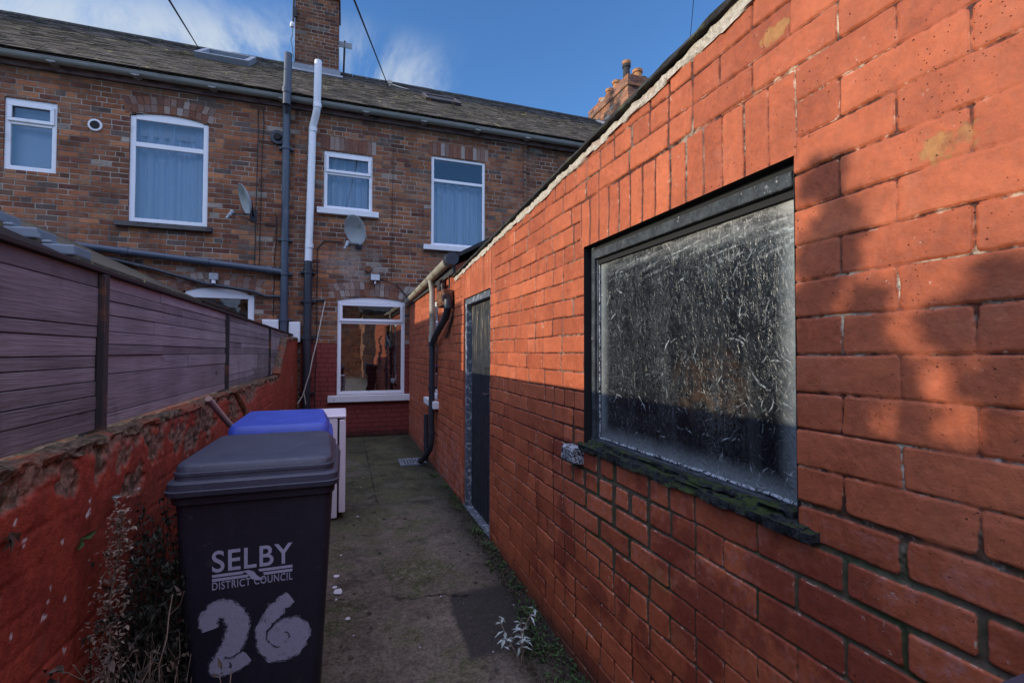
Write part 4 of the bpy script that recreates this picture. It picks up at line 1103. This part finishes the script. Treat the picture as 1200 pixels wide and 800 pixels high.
mb = MB(); mb.rough([(-.735,-.6,1.125),(-.735,6.05,1.125)], .036, .013, .55, 14, 420, 10); mb.rough([(-.735,6.03,1.14),(-.735,6.72,1.56),(-.735,8.2,1.605)], .045, .022, .4, 17, 120, 10)
mb.build('coping', M['coping'], YW, smooth=60)

FN = empty('timber_fence', (-.78, 3.4, 1.12), 'purple brown horizontal board fence along the top of the red yard wall', 'fence')
posts = [-.1, 1.955, 3.76, 5.75, 7.6]; bh = [.05,.128,.037,.06,.037,.046,.048,.046,.065]
ends = posts+[8.22]
for i in range(len(ends)-1):
    a, b = ends[i]+.012, ends[i+1]-.012
    mb = MB(); rnd = []; z = 1.66; hs = bh[:] if i == 0 else [h*random.uniform(.8,1.25) for h in random.sample(bh, len(bh))]
    s = sum(hs); hs = [h*.517/s for h in hs]
    for h in hs:
        cuts = [a, b] if random.random() < .4 or i == 0 else [a, a+(b-a)*random.uniform(.25,.75), b]
        for c, d in zip(cuts, cuts[1:]):
            dx = random.uniform(-.003,.003); ta = random.uniform(-.003,.003)
            mb.box(-.795+dx, -.772+dx, c+.001, d-.001, z-h+.0014, z-.0014); rnd += [random.random()]*8
        z -= h
    mb.box(-.802,-.7985,a,b,1.15,1.655); rnd += [.0]*8
    o = mb.build('panel', M['fence'], FN, bevel=.0025); attr_float(o.data, 'rnd', rnd)
    mb = MB(); mb.box(-.802,-.756,a-.01,b+.01,1.660,1.676); mb.build('cap_rail', M['fencecap'], FN, bevel=.003)
for i, y in enumerate(posts):
    w = .017 if i == 1 else .009
    mb = MB(); mb.box(-.770,-.750,y-w,y+w,1.10,1.655); mb.box(-.82,-.771,y-.006,y+.006,1.10,1.655); mb.build('post', M['fencepost'], FN, bevel=.002)

# ------------------------------------------------------------------ wheelie bins
def rr(w, yf, yb, rad, n=5, wb=None):
    """rounded rectangle points ccw; w front width, wb back width"""
    wb = wb or w; out = []
    for cx, cy, a0 in ((wb/2-rad, yb-rad, 0), (-wb/2+rad, yb-rad, 90), (-w/2+rad, yf+rad, 180), (w/2-rad, yf+rad, 270)):
        for k in range(n+1):
            a = R(a0+90*k/n); out.append((cx+rad*math.cos(a), cy+rad*math.sin(a)))
    return out
def loft(mb, secs, cap=(True, True)):
    vs = []; fs = []; n = None
    for pts in secs:
        n = len(pts); vs += pts
    for i in range(len(secs)-1):
        for k in range(n): fs.append((i*n+k, i*n+(k+1)%n, (i+1)*n+(k+1)%n, (i+1)*n+k))
    if cap[0]: fs.append(tuple(range(n-1,-1,-1)))
    if cap[1]: fs.append(tuple((len(secs)-1)*n+k for k in range(n)))
    return mb.add(vs, fs)
def sec(z, w, yf, yb, rad, wb=None, slope=0.): return [(x, y, z+slope*(y-yf)) for x, y in rr(w, yf, yb, rad, 5, wb)]
def front_y(z): return -.262+(.93-z)*.085      # leaning front face of the tub
def wheelie_bin(loc, rz, lidmat, label, dome=0., bodymat='bin'):
    root = empty('wheelie_bin', loc, label, 'wheelie bin', 'wheelie bins', rz)
    b = MB()
    loft(b, [sec(.035,.365,front_y(.035)+.012,.19,.03), sec(.05,.372,front_y(.05),.20,.035), sec(.50,.415,front_y(.5),.235,.035), sec(.905,.450,front_y(.905),.265,.035),
             sec(.912,.468,-.275,.275,.04), sec(.945,.472,-.278,.278,.04)])
    b.build('tub', M[bodymat], root, smooth=35, local=True)
    l = MB()
    loft(l, [sec(.938,.488,-.288,.285,.045), sec(.942,.496,-.293,.288,.045), sec(.957,.500,-.296,.29,.045), sec(.960,.492,-.292,.288,.045),
             sec(.980,.488,-.290,.286,.045), sec(.985,.478,-.284,.284,.045), sec(.988,.460,-.272,.28,.045), sec(.999,.456,-.270,.278,.045), sec(1.001,.463,-.273,.279,.045),
             sec(1.010,.462,-.272,.279,.045), sec(1.012,.455,-.268,.276,.045), sec(1.027+dome*.3,.452,-.262,.276,.045,.425,.012), sec(1.033+dome*.6,.444,-.255,.27,.045,.405,.02+dome*.2), sec(1.036+dome,.43,-.243,.255,.04,.39,.025+dome*.3),
             sec(1.038+dome*1.2,.30,-.16,.18,.04,.28,.025)])
    ld = l.build('lid', M[lidmat], root, smooth=32, local=True)
    h = MB(); h.tube([(-.17,.30,.965),(.17,.30,.965)], .014, 10); h.box(-.18,-.15,.27,.31,.93,.975); h.box(.15,.18,.27,.31,.93,.975)
    h.build('handle', M[bodymat], root, smooth=40, local=True)
    for s in (-1, 1):
        w = MB().lathe((s*.165, .215, .09), [(.075,-.020),(.09,-.016),(.09,.016),(.075,.020),(.03,.022)], 20, 0).build('wheel', M['wheel'], root, smooth=40, local=True)
    MB().tube([(-.16,.215,.09),(.16,.215,.09)], .011, 8).build('axle', M['steel'], root, local=True)
    return root
BX, BY = -.281, 2.105
BIN = wheelie_bin((BX, BY, gz(BX,1.9)+.0), 0, 'binlid', 'dark wheelie bin in front with council lettering and hand painted numerals')
wheelie_bin((-.305, 2.86, gz(-.26,2.8)), R(1.5), 'bluelid', 'wheelie bin with a bright blue lid behind the dark one', .022)
nb_ = wheelie_bin((.838, .07, -.085), R(1), 'binlid', 'dark bin lid corner at the bottom right, against the red wall'); nb_.scale = (.79, 1., 1.065)
bz = BIN.location.z; BIN.scale = (1.075, 1., 1.033)
def onface(x, z, d=.0015): return (x, front_y(z)-d, z)
tilt = math.atan(.085)
def text(body, x0, x1, z, h, bold=0., name='lettering', spacing=1.0):
    cu = bpy.data.curves.new('text', 'FONT'); cu.body = body; cu.size = 1.; cu.offset = bold; cu.extrude = .004; cu.space_character = spacing
    ob = bpy.data.objects.new('text', cu); COL.objects.link(ob)
    dg = bpy.context.evaluated_depsgraph_get(); me = bpy.data.meshes.new_from_object(ob.evaluated_get(dg))
    bpy.data.objects.remove(ob)
    co = np.empty(len(me.vertices)*3); me.vertices.foreach_get('co', co); co = co.reshape(-1,3)
    lo, hi = co.min(0), co.max(0)
    x = x0+(co[:,0]-lo[0])/(hi[0]-lo[0])*(x1-x0); zz = z+(co[:,1]-lo[1])/(hi[1]-lo[1])*h
    # letter strokes flare a little towards their tops and feet
    y = -.262+(.93-zz)*.085-.0012-np.where(co[:,2] > 0, .0006, 0)
    me.vertices.foreach_set('co', np.stack([x,y,zz],-1).ravel()); me.update()
    return link(name, me, M['print'], BIN)
tx0, tx1 = (-.412-BX)/1.075, (-.166-BX)/1.075
zt = (.655-bz)/1.033
text('SELBY', tx0, tx1, zt+.003, .072, .012, spacing=1.08)
text('DISTRICT COUNCIL', tx0, tx1, (.598-bz)/1.033, .026, .004, spacing=1.12)
lg = MB()
def strip(pts, w0, name=None):
    pass
def plate(mb, poly): 
    n = len(poly); v = [onface(x,z,.0016) for x,z in poly]+[onface(x,z,.0008) for x,z in poly]
    mb.add(v, [tuple(range(n)), tuple(range(2*n-1,n-1,-1))]+[(i,n+i,n+(i+1)%n,(i+1)%n) for i in range(n)])
W_ = tx1-tx0; zb = (.634-bz)/1.033
for k in (0, 1):
    za = zb+.012-k*.0135
    plate(lg, [(tx0,za-.0045),(tx0+W_*(.37+.06*k),za-.0045),(tx0+W_*(.37+.06*k)+.006,za+.0045),(tx0,za+.0045)])
    plate(lg, [(tx0+W_*(.58+.06*k),za-.0045),(tx1,za-.0045),(tx1,za+.0045),(tx0+W_*(.58+.06*k)-.004,za+.0045)])
cx = tx0+W_*.49
plate(lg, [(cx-.028,zb+.0165),(cx-.010,zb+.0175),(cx+.004,zb+.010),(cx+.014,zb-.006),(cx+.026,zb-.016),(cx+.036,zb-.019),(cx+.014,zb-.021),(cx-.002,zb-.014),(cx-.010,zb-.001),(cx-.018,zb+.010)])
lg.build('emblem', M['print'], BIN, local=True)
def brush(pts, w, name, seed, blob=None):
    """thick hand-brushed stroke with a frayed edge"""
    P = [Vector(((x-BX)/1.075, (z-bz)/1.033)) for x, z in pts]
    S = []
    for i in range(len(P)-1):          # Catmull-Rom
        p0, p1, p2, p3 = P[max(i-1,0)], P[i], P[i+1], P[min(i+2,len(P)-1)]
        for k in range(14):
            t = k/14; S.append(.5*((2*p1)+(p2-p0)*t+(2*p0-5*p1+4*p2-p3)*t*t+(3*p1-p0-3*p2+p3)*t**3))
    S.append(P[-1]); n = len(S); mb = MB(); vs = []; fs = []; m = 7; ac = []; al = []
    rd = random.Random(seed)
    for i, p in enumerate(S):
        a, b = S[max(i-1,0)], S[min(i+1,n-1)]; t = (b-a).normalized(); nn = Vector((-t.y, t.x))
        ww = w*(.75+.35*math.sin(math.pi*min(1,max(0,(i+4)/(n+8))))+.22*mnoise.noise(Vector((i*.25,seed,0))))
        eL = ww*(1.04+.10*mnoise.noise(Vector((i*.6,3.,seed)))+rd.uniform(-.03,.04)); eR = ww*(1.04+.10*mnoise.noise(Vector((i*.6,9.,seed)))+rd.uniform(-.03,.04))
        if i in (0, n-1): eL *= .6; eR *= .6
        for k in range(m):
            f = -1+2*k/(m-1); q = p+nn*(eL if f < 0 else eR)*f
            vs.append(onface(q.x, q.y, .0014+i*1.2e-5+.0001*k)); ac.append(f); al.append(i*.09)
    for i in range(n-1):
        for k in range(m-1): fs.append((i*m+k, i*m+k+1, (i+1)*m+k+1, (i+1)*m+k))
    mb.add(vs, fs)
    o = mb.build(name, M['brush'], BIN, local=True); attr_float(o.data, 'across', ac); attr_float(o.data, 'along', al); return o
brush([(-.418,.462),(-.425,.500),(-.398,.528),(-.362,.522),(-.338,.484),(-.338,.44),(-.352,.395),(-.376,.355),(-.392,.328),(-.35,.326),(-.305,.350)], .034, 'numeral', 3)
brush([(-.170,.535),(-.205,.512),(-.240,.462),(-.250,.40),(-.222,.350),(-.175,.345),(-.142,.385),(-.150,.425),(-.195,.432),(-.215,.402),(-.190,.378)], .034, 'numeral', 8)

# ------------------------------------------------------------------ old fridge behind the bins
FR = empty('old_fridge', (-.27, 4.55, 0), 'old white under-counter fridge standing behind the bins', 'fridge')
def rbox(x0,x1,y0,y1,z0,z1,rad):
    mb = MB(); n = 5; poly = [(y0,z0),(y1,z0)]
    poly = [(x0,z0),(x1,z0)]+[(x1-rad+rad*math.sin(R(90-90*k/n)), z1-rad+rad*math.cos(R(90-90*k/n))) for k in range(n+1)]+[(x0,z1)]
    return mb.prism(poly, 1, y0, y1)
rbox(-.56,-.048,4.27,4.80,.02,.845,.004).build('cabinet', M['fridge'], FR, bevel=.012)
rbox(-.034,.018,4.268,4.802,.06,.835,.03).build('door', M['fridge'], FR, bevel=.008)
MB().box(-.57,.02,4.262,4.81,.846,.872).build('worktop', M['fridge'], FR, bevel=.012)
MB().box(-.047,-.035,4.275,4.795,.06,.83).build('seal_gap_shade', M['black'], FR)

# ------------------------------------------------------------------ small loose things
def tagmesh(o, label, cat, group=None, kind=None): return tag(o, label, cat, group, kind)
tagmesh(MB().tube([(-.655,2.83,1.16),(-.62,3.02,1.03),(-.57,3.20,.90),(-.54,3.35,-.0)][:3]+[(-.50,3.48,-.0)], .016, 10).build('wooden_stick', M['stick'], smooth=45),
        'pale pinkish stick leaning on the flaking wall left of the blue lid', 'stick')
tagmesh(MB().tube([(-.665,3.50,1.15),(-.63,3.66,1.0),(-.52,4.1,.0)], .017, 8).build('wooden_stick', M['rust'], smooth=45),
        'short rusty brown stick behind the blue lid, beside the yard wall', 'stick')
tagmesh(MB().tube(wobble([(-.30,8.20,2.21),(-.375,8.1,1.76),(-.515,8.0,1.03),(-.60,7.95,.72),(-.66,7.9,.62)], 10, .01, 4), .008, 6).tube(wobble([(-.58,7.95,.78),(-.55,7.95,.60)], 6, .01, 9), .007, 6).build('hanging_cord', M['cord']),
        'thin pale cord hanging diagonally across the black downpipe', 'cord')

def leaf(mb, base, d, up, L, w, fold=.15):
    d = Vector(d).normalized(); s = d.cross(Vector(up)); 
    if s.length < 1e-3: s = d.cross(Vector((1,0,0)))
    s.normalize(); nrm = s.cross(d); b = Vector(base)
    m = b+d*L*.45; t = b+d*L+nrm*L*-.12
    mb.add([b, m+s*w+nrm*w*fold*2, t, m-s*w+nrm*w*fold*2, m], [(0,4,1),(1,4,2),(0,3,4),(4,3,2)])
def rv(r): return Vector((r.uniform(-1,1), r.uniform(-1,1), r.uniform(-1,1)))
def stem_path(r, base, top, sag, n=10):
    b, t = Vector(base), Vector(top); side = rv(r)*sag; out = []
    for i in range(n+1):
        u = i/n; out.append(b.lerp(t, u)+side*math.sin(math.pi*u)+Vector((0,0,.10*sag))*math.sin(math.pi*u)+rv(r)*.006)
    return out
# tall dead dock with seed head
def dead_dock(base, top, seed, label, spread=.075, seeds=900):
    r = random.Random(seed); root = empty('dead_weed', base, label, 'weed', 'dead weeds beside the yard wall')
    p = stem_path(r, base, top, .035, 12); st = MB(); st.tube(p, [.0045-.0025*i/12 for i in range(13)], 6)
    sd = MB()
    for k in range(9):
        i = r.randint(6, 11); q = p[i]; d = Vector((r.uniform(-1,1), r.uniform(-1,1), r.uniform(.6,1.6))).normalized(); e = q+d*r.uniform(.05,.12)
        st.tube([q, q.lerp(e,.5)+rv(r)*.006, e], .0014, 5)
    for k in range(seeds):
        u = r.random()**.7; i = 4+u*8; a = p[min(int(i),11)].lerp(p[min(int(i)+1,12)], i-int(i))
        wd = spread*(1-u*.75); q = a+Vector((r.gauss(0,wd*.55), r.gauss(0,wd*.55), r.gauss(0,.016)))
        leaf(sd, q, rv(r), (0,0,1), r.uniform(.008,.017), r.uniform(.003,.006))
    st.build('stem', M['seedhead'], root, smooth=60); tag(sd.build('seed_head', M['seedhead'], root), kind='stuff')
    return root
dead_dock((-.62,1.76,-.05), (-.615,1.71,.935), 4, 'tall dead weed with feathery pale seed head against the red wall')
def bramble(base, n, seed, label, reach, hmax, lf, nleaf, mat='deadleaf', name='dead_weed', cat='weed', group='dead weeds beside the yard wall', curl=.06, lsize=(.014,.034)):
    r = random.Random(seed); root = empty(name, base, label, cat, group); b = Vector(base)
    st = MB(); lv = MB()
    for k in range(n):
        bb = b+Vector((r.uniform(-.5,.5)*reach[0], r.uniform(-.5,.5)*reach[1], 0)); bb.z = gz(bb.x, bb.y)
        tp = bb+Vector((r.uniform(-1,1)*reach[0], r.uniform(-1,1)*reach[1], r.uniform(.3,1.)*hmax))
        tp.x = max(-.665, min(tp.x, reach[2])); 
        p = stem_path(r, bb, tp, curl, 9)
        for q in p: q.x = max(-.672, min(q.x, reach[2]+.01))
        r0 = r.uniform(.0012,.0034); st.tube(p, [r0*(1-.7*i/9) for i in range(10)], 5)
        for j in range(nleaf):
            i = r.randint(2, 9); q = p[i]+rv(r)*.012
            leaf(lv, q, Vector((r.uniform(-.6,1), r.uniform(-1,.6), r.uniform(-1,.4))), (0,0,1), r.uniform(*lsize), r.uniform(.3,.5)*lsize[0], r.uniform(-.5,.9))
    st.build('stem', M['seedhead'] if mat == 'deadleaf' else M[mat], root, smooth=60); lv.build('foliage', M[mat], root)
    return root
bramble((-.56,1.70,-.06), 120, 11, 'tangle of dry brown stems and leaves between wall and bin', (.10,.24,-.485), .62, .02, 5, lsize=(.014,.036), curl=.10)
bramble((-.50,1.47,-.06), 22, 23, 'dry straw coloured stems in front of the dark bin', (.12,.09,-.36), .46, .02, 4, lsize=(.018,.04), curl=.09)
bramble((-.645,1.40,-.06), 9, 37, 'withered dark leaves drooping on the red wall at the bottom left', (.02,.05,-.62), .78, .02, 8, lsize=(.03,.075), curl=.03)
bramble((-.585,1.93,-.05), 210, 51, 'dark ivy filling the gap between red wall and dark bin', (.09,.22,-.495), .92, .02, 26, 'darkivy', 'ivy_plant', 'ivy', None, lsize=(.013,.028))
def dry_stems(base, tops, seed, label):
    r = random.Random(seed); root = empty('dead_weed', base, label, 'weed', 'dead weeds beside the yard wall'); st = MB(); lv = MB()
    for tp in tops:
        p = stem_path(r, Vector(base)+Vector((r.uniform(-.02,.02), r.uniform(-.04,.04), 0)), tp, .05, 12); st.tube(p, [.0034-.0018*i/12 for i in range(13)], 6)
        for k in range(3):
            q = p[r.randint(5,11)]; d = Vector((r.uniform(-1,1), r.uniform(-1,.6), r.uniform(.2,1))).normalized(); e = q+d*r.uniform(.05,.12); e.x = max(e.x,-.67)
            st.tube([q, q.lerp(e,.5)+rv(r)*.01, e], .0011, 5)
            for j in range(3): leaf(lv, e+rv(r)*.012, rv(r), (0,0,1), r.uniform(.02,.04), .007, r.uniform(-.4,.9))
    st.build('stem', M['seedhead'], root, smooth=60); lv.build('foliage', M['deadleaf'], root)
dry_stems((-.57,1.60,-.06), [(-.60,1.60,.56),(-.47,1.66,.70),(-.55,1.50,.40),(-.42,1.55,.36),(-.50,1.62,.55),(-.63,1.50,.62)], 61, 'bare pale stems arching up in front of the dark ivy')
dry_stems((-.43,1.52,-.06), [(-.30,1.60,.47),(-.36,1.55,.40),(-.27,1.52,.24),(-.40,1.50,.33)], 62, 'few bare brown stems crossing the painted number on the bin')
# leaf caught on the wall
r = random.Random(3)
def caught(y, z, seed, label, mat):
    r = random.Random(seed); mb = MB()
    for k in range(4): leaf(mb, (-.694, y, z), (r.uniform(.1,.5), r.uniform(-1,1), r.uniform(-1,.4)), (1,0,0), r.uniform(.03,.05), r.uniform(.006,.011), .4)
    tagmesh(mb.build('caught_leaf', M[mat]), label, 'leaf', 'leaves caught on the yard wall')
caught(1.675,.875, 5, 'small greenish leaf stuck on the red yard wall above the weeds', 'green')
caught(1.37,1.00, 9, 'dark dead twig cluster in a hole in the red wall at the left edge', 'deadleaf')
caught(1.86,.94, 12, 'grey blue dried leaf on the red wall near the dark bin', 'paleleaf')
# pale plant at the foot of the outhouse wall
def pale_plant(base, seed):
    r = random.Random(seed); root = empty('pale_weed', base, 'small pale grey green weed at the foot of the red outhouse wall', 'weed')
    st = MB(); lv = MB(); b = Vector(base)
    for k in range(7):
        tp = b+Vector((r.uniform(-.16,.10), r.uniform(-.10,.16), r.uniform(.07,.24)))
        p = stem_path(r, b+rv(r)*.02, tp, .02, 6); st.tube(p, [.003-.0015*i/6 for i in range(7)], 5)
        for j in range(7):
            q = p[r.randint(3,6)]; a = j*2.4+r.random()
            leaf(lv, q, (math.cos(a), math.sin(a), r.uniform(-.5,.5)), (0,0,1), r.uniform(.03,.06), r.uniform(.005,.009), .3)
    st.build('stem', M['seedhead'], root, smooth=60); lv.build('foliage', M['paleleaf'], root); return root
pale_plant((.80,2.14,gz(.8,2.14)), 6)
def low_weeds(seed, label, pts, mat, n, s):
    r = random.Random(seed); mb = MB()
    for (x, y) in pts:
        for k in range(n):
            q = Vector((x+r.gauss(0,.035), y+r.gauss(0,.06), 0)); q.z = gz(q.x,q.y)+r.uniform(0,.03); q.x = min(q.x, 1.02)
            leaf(mb, q, (r.uniform(-1,1), r.uniform(-1,1), r.uniform(.1,.9)), (0,0,1), r.uniform(.5,1)*s, s*.2, .3)
    return tagmesh(mb.build('ground_weeds', M[mat]), label, None, None, 'stuff')
low_weeds(3, 'low green weeds and moss along the foot of the red outhouse wall', [(.99,3.3),(.97,3.05),(1.0,2.8),(.97,2.5),(1.0,1.95),(1.0,4.5),(.98,4.9),(.95,5.4),(.94,2.35),(.9,2.2),(.97,2.15),(.93,1.9),(.98,3.6),(.97,4.2)], 'green', 44, .040)
low_weeds(5, 'dry leaf litter along the foot of the red outhouse wall', [(.96,1.75+i*.16) for i in range(18)]+[(.86,1.9),(.83,2.05),(.90,2.3),(.78,1.85)], 'litter', 60, .026)
low_weeds(8, 'dark moss clumps at the bottom of the red outhouse wall', [(1.02,1.7+i*.13) for i in range(24)], 'darkivy', 36, .018)
# scattered flakes of white paint on the concrete
r = random.Random(17)
def bits(name, label, spots, mat, s):
    mb = MB()
    for (x, y, k) in spots:
        n = r.randint(5,7); z = gz(x,y)+.004; a0 = r.random()*6
        v = [(x+s*k*r.uniform(.5,1)*math.cos(a0+6.283*i/n), y+s*k*1.3*r.uniform(.5,1)*math.sin(a0+6.283*i/n), z+r.uniform(0,.003)) for i in range(n)]
        mb.add(v, [tuple(range(n))])
    return tagmesh(mb.build(name, M[mat]), label, None, None, 'stuff')
bits('paint_flakes', 'white paint flakes scattered on the concrete path', [(-.022,3.017,1.4),(-.04,3.08,.8),(-.035,3.22,.9),(-.03,2.93,.4),(.03,2.72,.6),(.12,4.3,.5)]+[(r.uniform(-.02,1.0), r.uniform(2.1,7.5), r.uniform(.12,.35)) for i in range(60)], 'paper', .026)
bits('dark_debris', 'dark bits of leaf and soil on the concrete path', [(r.uniform(-.05,1.0), r.uniform(1.9,7.8), r.uniform(.2,.9)) for i in range(110)], 'litter', .022)

# ------------------------------------------------------------------ neighbour's outbuilding with tiled roof (top verge shows above the fence)
NB = empty('neighbour_outbuilding', (-3.8, 6.3, 0), 'neighbour outbuilding with blue grey tiled verge rising above the fence at the left edge', 'outbuilding')
ex, ez, rx, rz_ = -2.02, 2.125, -3.83, 3.02
mb = MB(); mb.prism([(-5.5,-.1),(-2.15,-.1),(-2.15,2.10),(rx,2.93),(-5.5,2.10)], 1, 4.78, 8.28); mb.build('wall', M['brick_left'], NB)
mb = MB(); m = (rz_-ez)/(ex-rx)
for s in (1, -1):
    e = ex if s == 1 else 2*rx-ex
    mb.prism([(e,ez),(e,ez+.035),(rx,rz_+.035),(rx,rz_)] if s == 1 else [(rx,rz_),(rx,rz_+.035),(e,ez+.035),(e,ez)], 1, 4.72, 8.28)
mb.build('roof', M['roof'], NB); attr_float(NB.children[-1].data, 'rnd', [random.random() for _ in NB.children[-1].data.vertices])
vt = MB(); k = 0; x = ex
while x > rx:
    z = ez+(ex-x)*m; vt.box(x-.215, x-.005, 4.700, 4.98, z+.036, z+.118); vt.box(x-.215,x-.15,4.699,4.981,z+.118,z+.145); x -= .235
vt.build('verge_tile', M['lead'], NB, bevel=.012)
MB().prism([(ex+.02,ez-.10),(ex+.02,ez-.005),(rx,rz_-.005),(rx,rz_-.10)], 1, 4.66, 4.715).build('bargeboard', M['fencecap'], NB)
# shrub in the neighbour's yard: off to the left, throws the leafy shadow on the painted wall
CL = [(.797,1.811,.059),(.758,1.688,.053),(.785,1.597,.081),(.71,1.519,.051),(.832,1.528,.06),(.813,1.387,.118),(.73,1.425,.074),(.836,1.256,.1),(.735,1.333,.055),(.662,1.351,.043),(.632,1.314,.03),(.80,1.16,.12),(.74,1.15,.1),
      (.477,1.534,.052),(.559,1.45,.053),(.513,1.373,.044),(.623,1.27,.036),(.469,1.263,.05),(.511,1.494,.044),(.468,1.42,.056),(.42,1.45,.06),(.55,1.2,.05)]
def shrub(X, clumps, seed, label):
    """garden shrub: leaf clumps on branches from one stool"""
    r = random.Random(seed); pts = [Vector((X+r.uniform(-.15,.15), y+(XW-X)*math.tan(R(3.2)), z+(XW-X)*.2479)) for y, z, q in clumps]
    base = Vector((X, sum(p.y for p in pts)/len(pts), -.1)); root = empty('garden_shrub', base, label, 'shrub')
    st = MB(); lv = MB()
    for p, (y, z, q) in zip(pts, clumps):
        pp = stem_path(r, base, p, .08, 9); st.tube(pp, [.013-.009*i/9 for i in range(10)], 6)
        for j in range(int(230*(q/.06)**2)):
            v = rv(r); v = v.normalized()*q*r.random()**.5
            leaf(lv, p+v, rv(r), (0,0,1), r.uniform(.028,.055), r.uniform(.009,.016), .2)
        for j in range(12): leaf(lv, p+rv(r)*q*1.6, rv(r), (0,0,1), r.uniform(.03,.05), .012, .2)
    st.build('trunk', M['stick'], root, smooth=60); lv.build('crown', M['green'], root)
shrub(-2.7, CL[:13], 44, 'tall leafy garden shrub beyond the fence, outside the left edge of view')
shrub(-2.9, CL[13:], 45, 'smaller leafy garden shrub beyond the fence, outside the left edge of view')

# terrace across the back lane, behind the camera: it is what the panes mirror
OP = empty('opposite_terrace', (2., -16., 0), 'brick terrace across the back lane, behind the viewpoint', 'house')
mb = MB(); mb.box(-14,16,-22,-16,-.1,5.4); mb.box(1.0,4.2,-16,-11.5,-.1,3.6); mb.build('wall', M['brick_red'], OP)
mb = MB(); mb.prism([(-22.2,5.4),(-15.8,5.4),(-19,7.6)], 0, -14, 16); mb.prism([(-16,3.6),(-11.3,3.6),(-11.3,3.75),(-16,4.6)], 0, .8, 4.4)
o = mb.build('roof', M['felt'], OP)
for xx in (-9,-6.5,-3.5,-1,6,8.5): 
    mb = MB(); mb.box(xx-.5,xx+.5,-15.99,-15.93,3.2,4.8); mb.build('window', M['upvc'], OP)

# ------------------------------------------------------------------ light, sky, camera
EL, AZ = R(13.9), R(3.2)
S = Vector((-math.cos(EL)*math.cos(AZ), math.cos(EL)*math.sin(AZ), math.sin(EL)))
sun = bpy.data.lights.new('sun', 'SUN'); sun.energy = 3.95; sun.angle = R(.5); sun.color = (1., .87, .68)
so = bpy.data.objects.new('sun', sun); COL.objects.link(so); so.rotation_euler = S.to_track_quat('Z', 'Y').to_euler(); so.location = (-20, 2, 12)
w = bpy.data.worlds.new('World'); scene.world = w; w.use_nodes = True; nt = w.node_tree; nt.nodes.clear()
t = NT.__new__(NT); t.nt = nt
sky = nt.nodes.new('ShaderNodeTexSky'); sky.sky_type = 'NISHITA'; sky.sun_disc = False
sky.sun_elevation = EL; sky.sun_rotation = math.atan2(S.x, S.y); sky.altitude = 50; sky.air_density = 1.0; sky.dust_density = .6; sky.ozone_density = 2.5
gen = nt.nodes.new('ShaderNodeTexCoord').outputs['Generated']
x, y, z = t.xyz(gen)
zz = z.mx(.03); q = t.vec(x/zz*.55, y/zz*.22, 0.)
n = t.noise(q, 2.6, 9., .66, 1.0, off=(1.7,.4,0)); n2 = t.noise(q, .7, 3., .5, off=(5,5,5))
ba = z/y.mx(.05)
cl = (n*.95+n2*.3).ss(.50,.74)*(1-ba.ss(.56,.70))*(1-(x/y.mx(.05)).ss(.10,.32))
grade = t.mix(1., sky.outputs[0], (1.15,1.72,2.35), 'MULTIPLY')
# added unseen bright cloud behind and above the viewpoint, lifts the ambient light
back = ((1-y.ss(-.35,.10))*z.ss(.36,.50)).mx(z.ss(.72,.86))*((n2*.6+n*.5).ss(.22,.56)*.75+.25)
col = t.mix(cl*.95, grade, (5.4,6.2,7.2))
col = t.mix(back, col, (13.8,15.0,21.5))
bg = nt.nodes.new('ShaderNodeBackground'); bg.inputs['Strength'].default_value = .11
nt.links.new(col, bg.inputs[0]); wo = nt.nodes.new('ShaderNodeOutputWorld'); nt.links.new(bg.outputs[0], wo.inputs[0])

cam = bpy.data.cameras.new('camera'); cam.sensor_width = 36; cam.lens = 560.59*36/1200; cam.clip_start = .02; cam.clip_end = 2000
co = bpy.data.objects.new('camera', cam); COL.objects.link(co)
yaw, pitch, roll = .336796433, .0227117412, .002217450
cy, sy = math.cos(yaw), math.sin(yaw)
fw = Vector((sy*math.cos(pitch), cy*math.cos(pitch), math.sin(pitch))); r0 = Vector((cy,-sy,0)); u0 = r0.cross(fw)
rr_ = math.cos(roll)*r0+math.sin(roll)*u0; uu = -math.sin(roll)*r0+math.cos(roll)*u0
mt = Matrix((rr_, uu, -fw)).transposed().to_4x4(); mt.translation = (0,0,1.40); co.matrix_world = mt
scene.camera = co
scene.view_settings.view_transform = 'Standard'; scene.view_settings.look = 'None'; scene.view_settings.exposure = 0; scene.view_settings.gamma = 1
scene.cycles.use_denoising = True
scene.cycles.max_bounces = 8; scene.cycles.transparent_max_bounces = 8
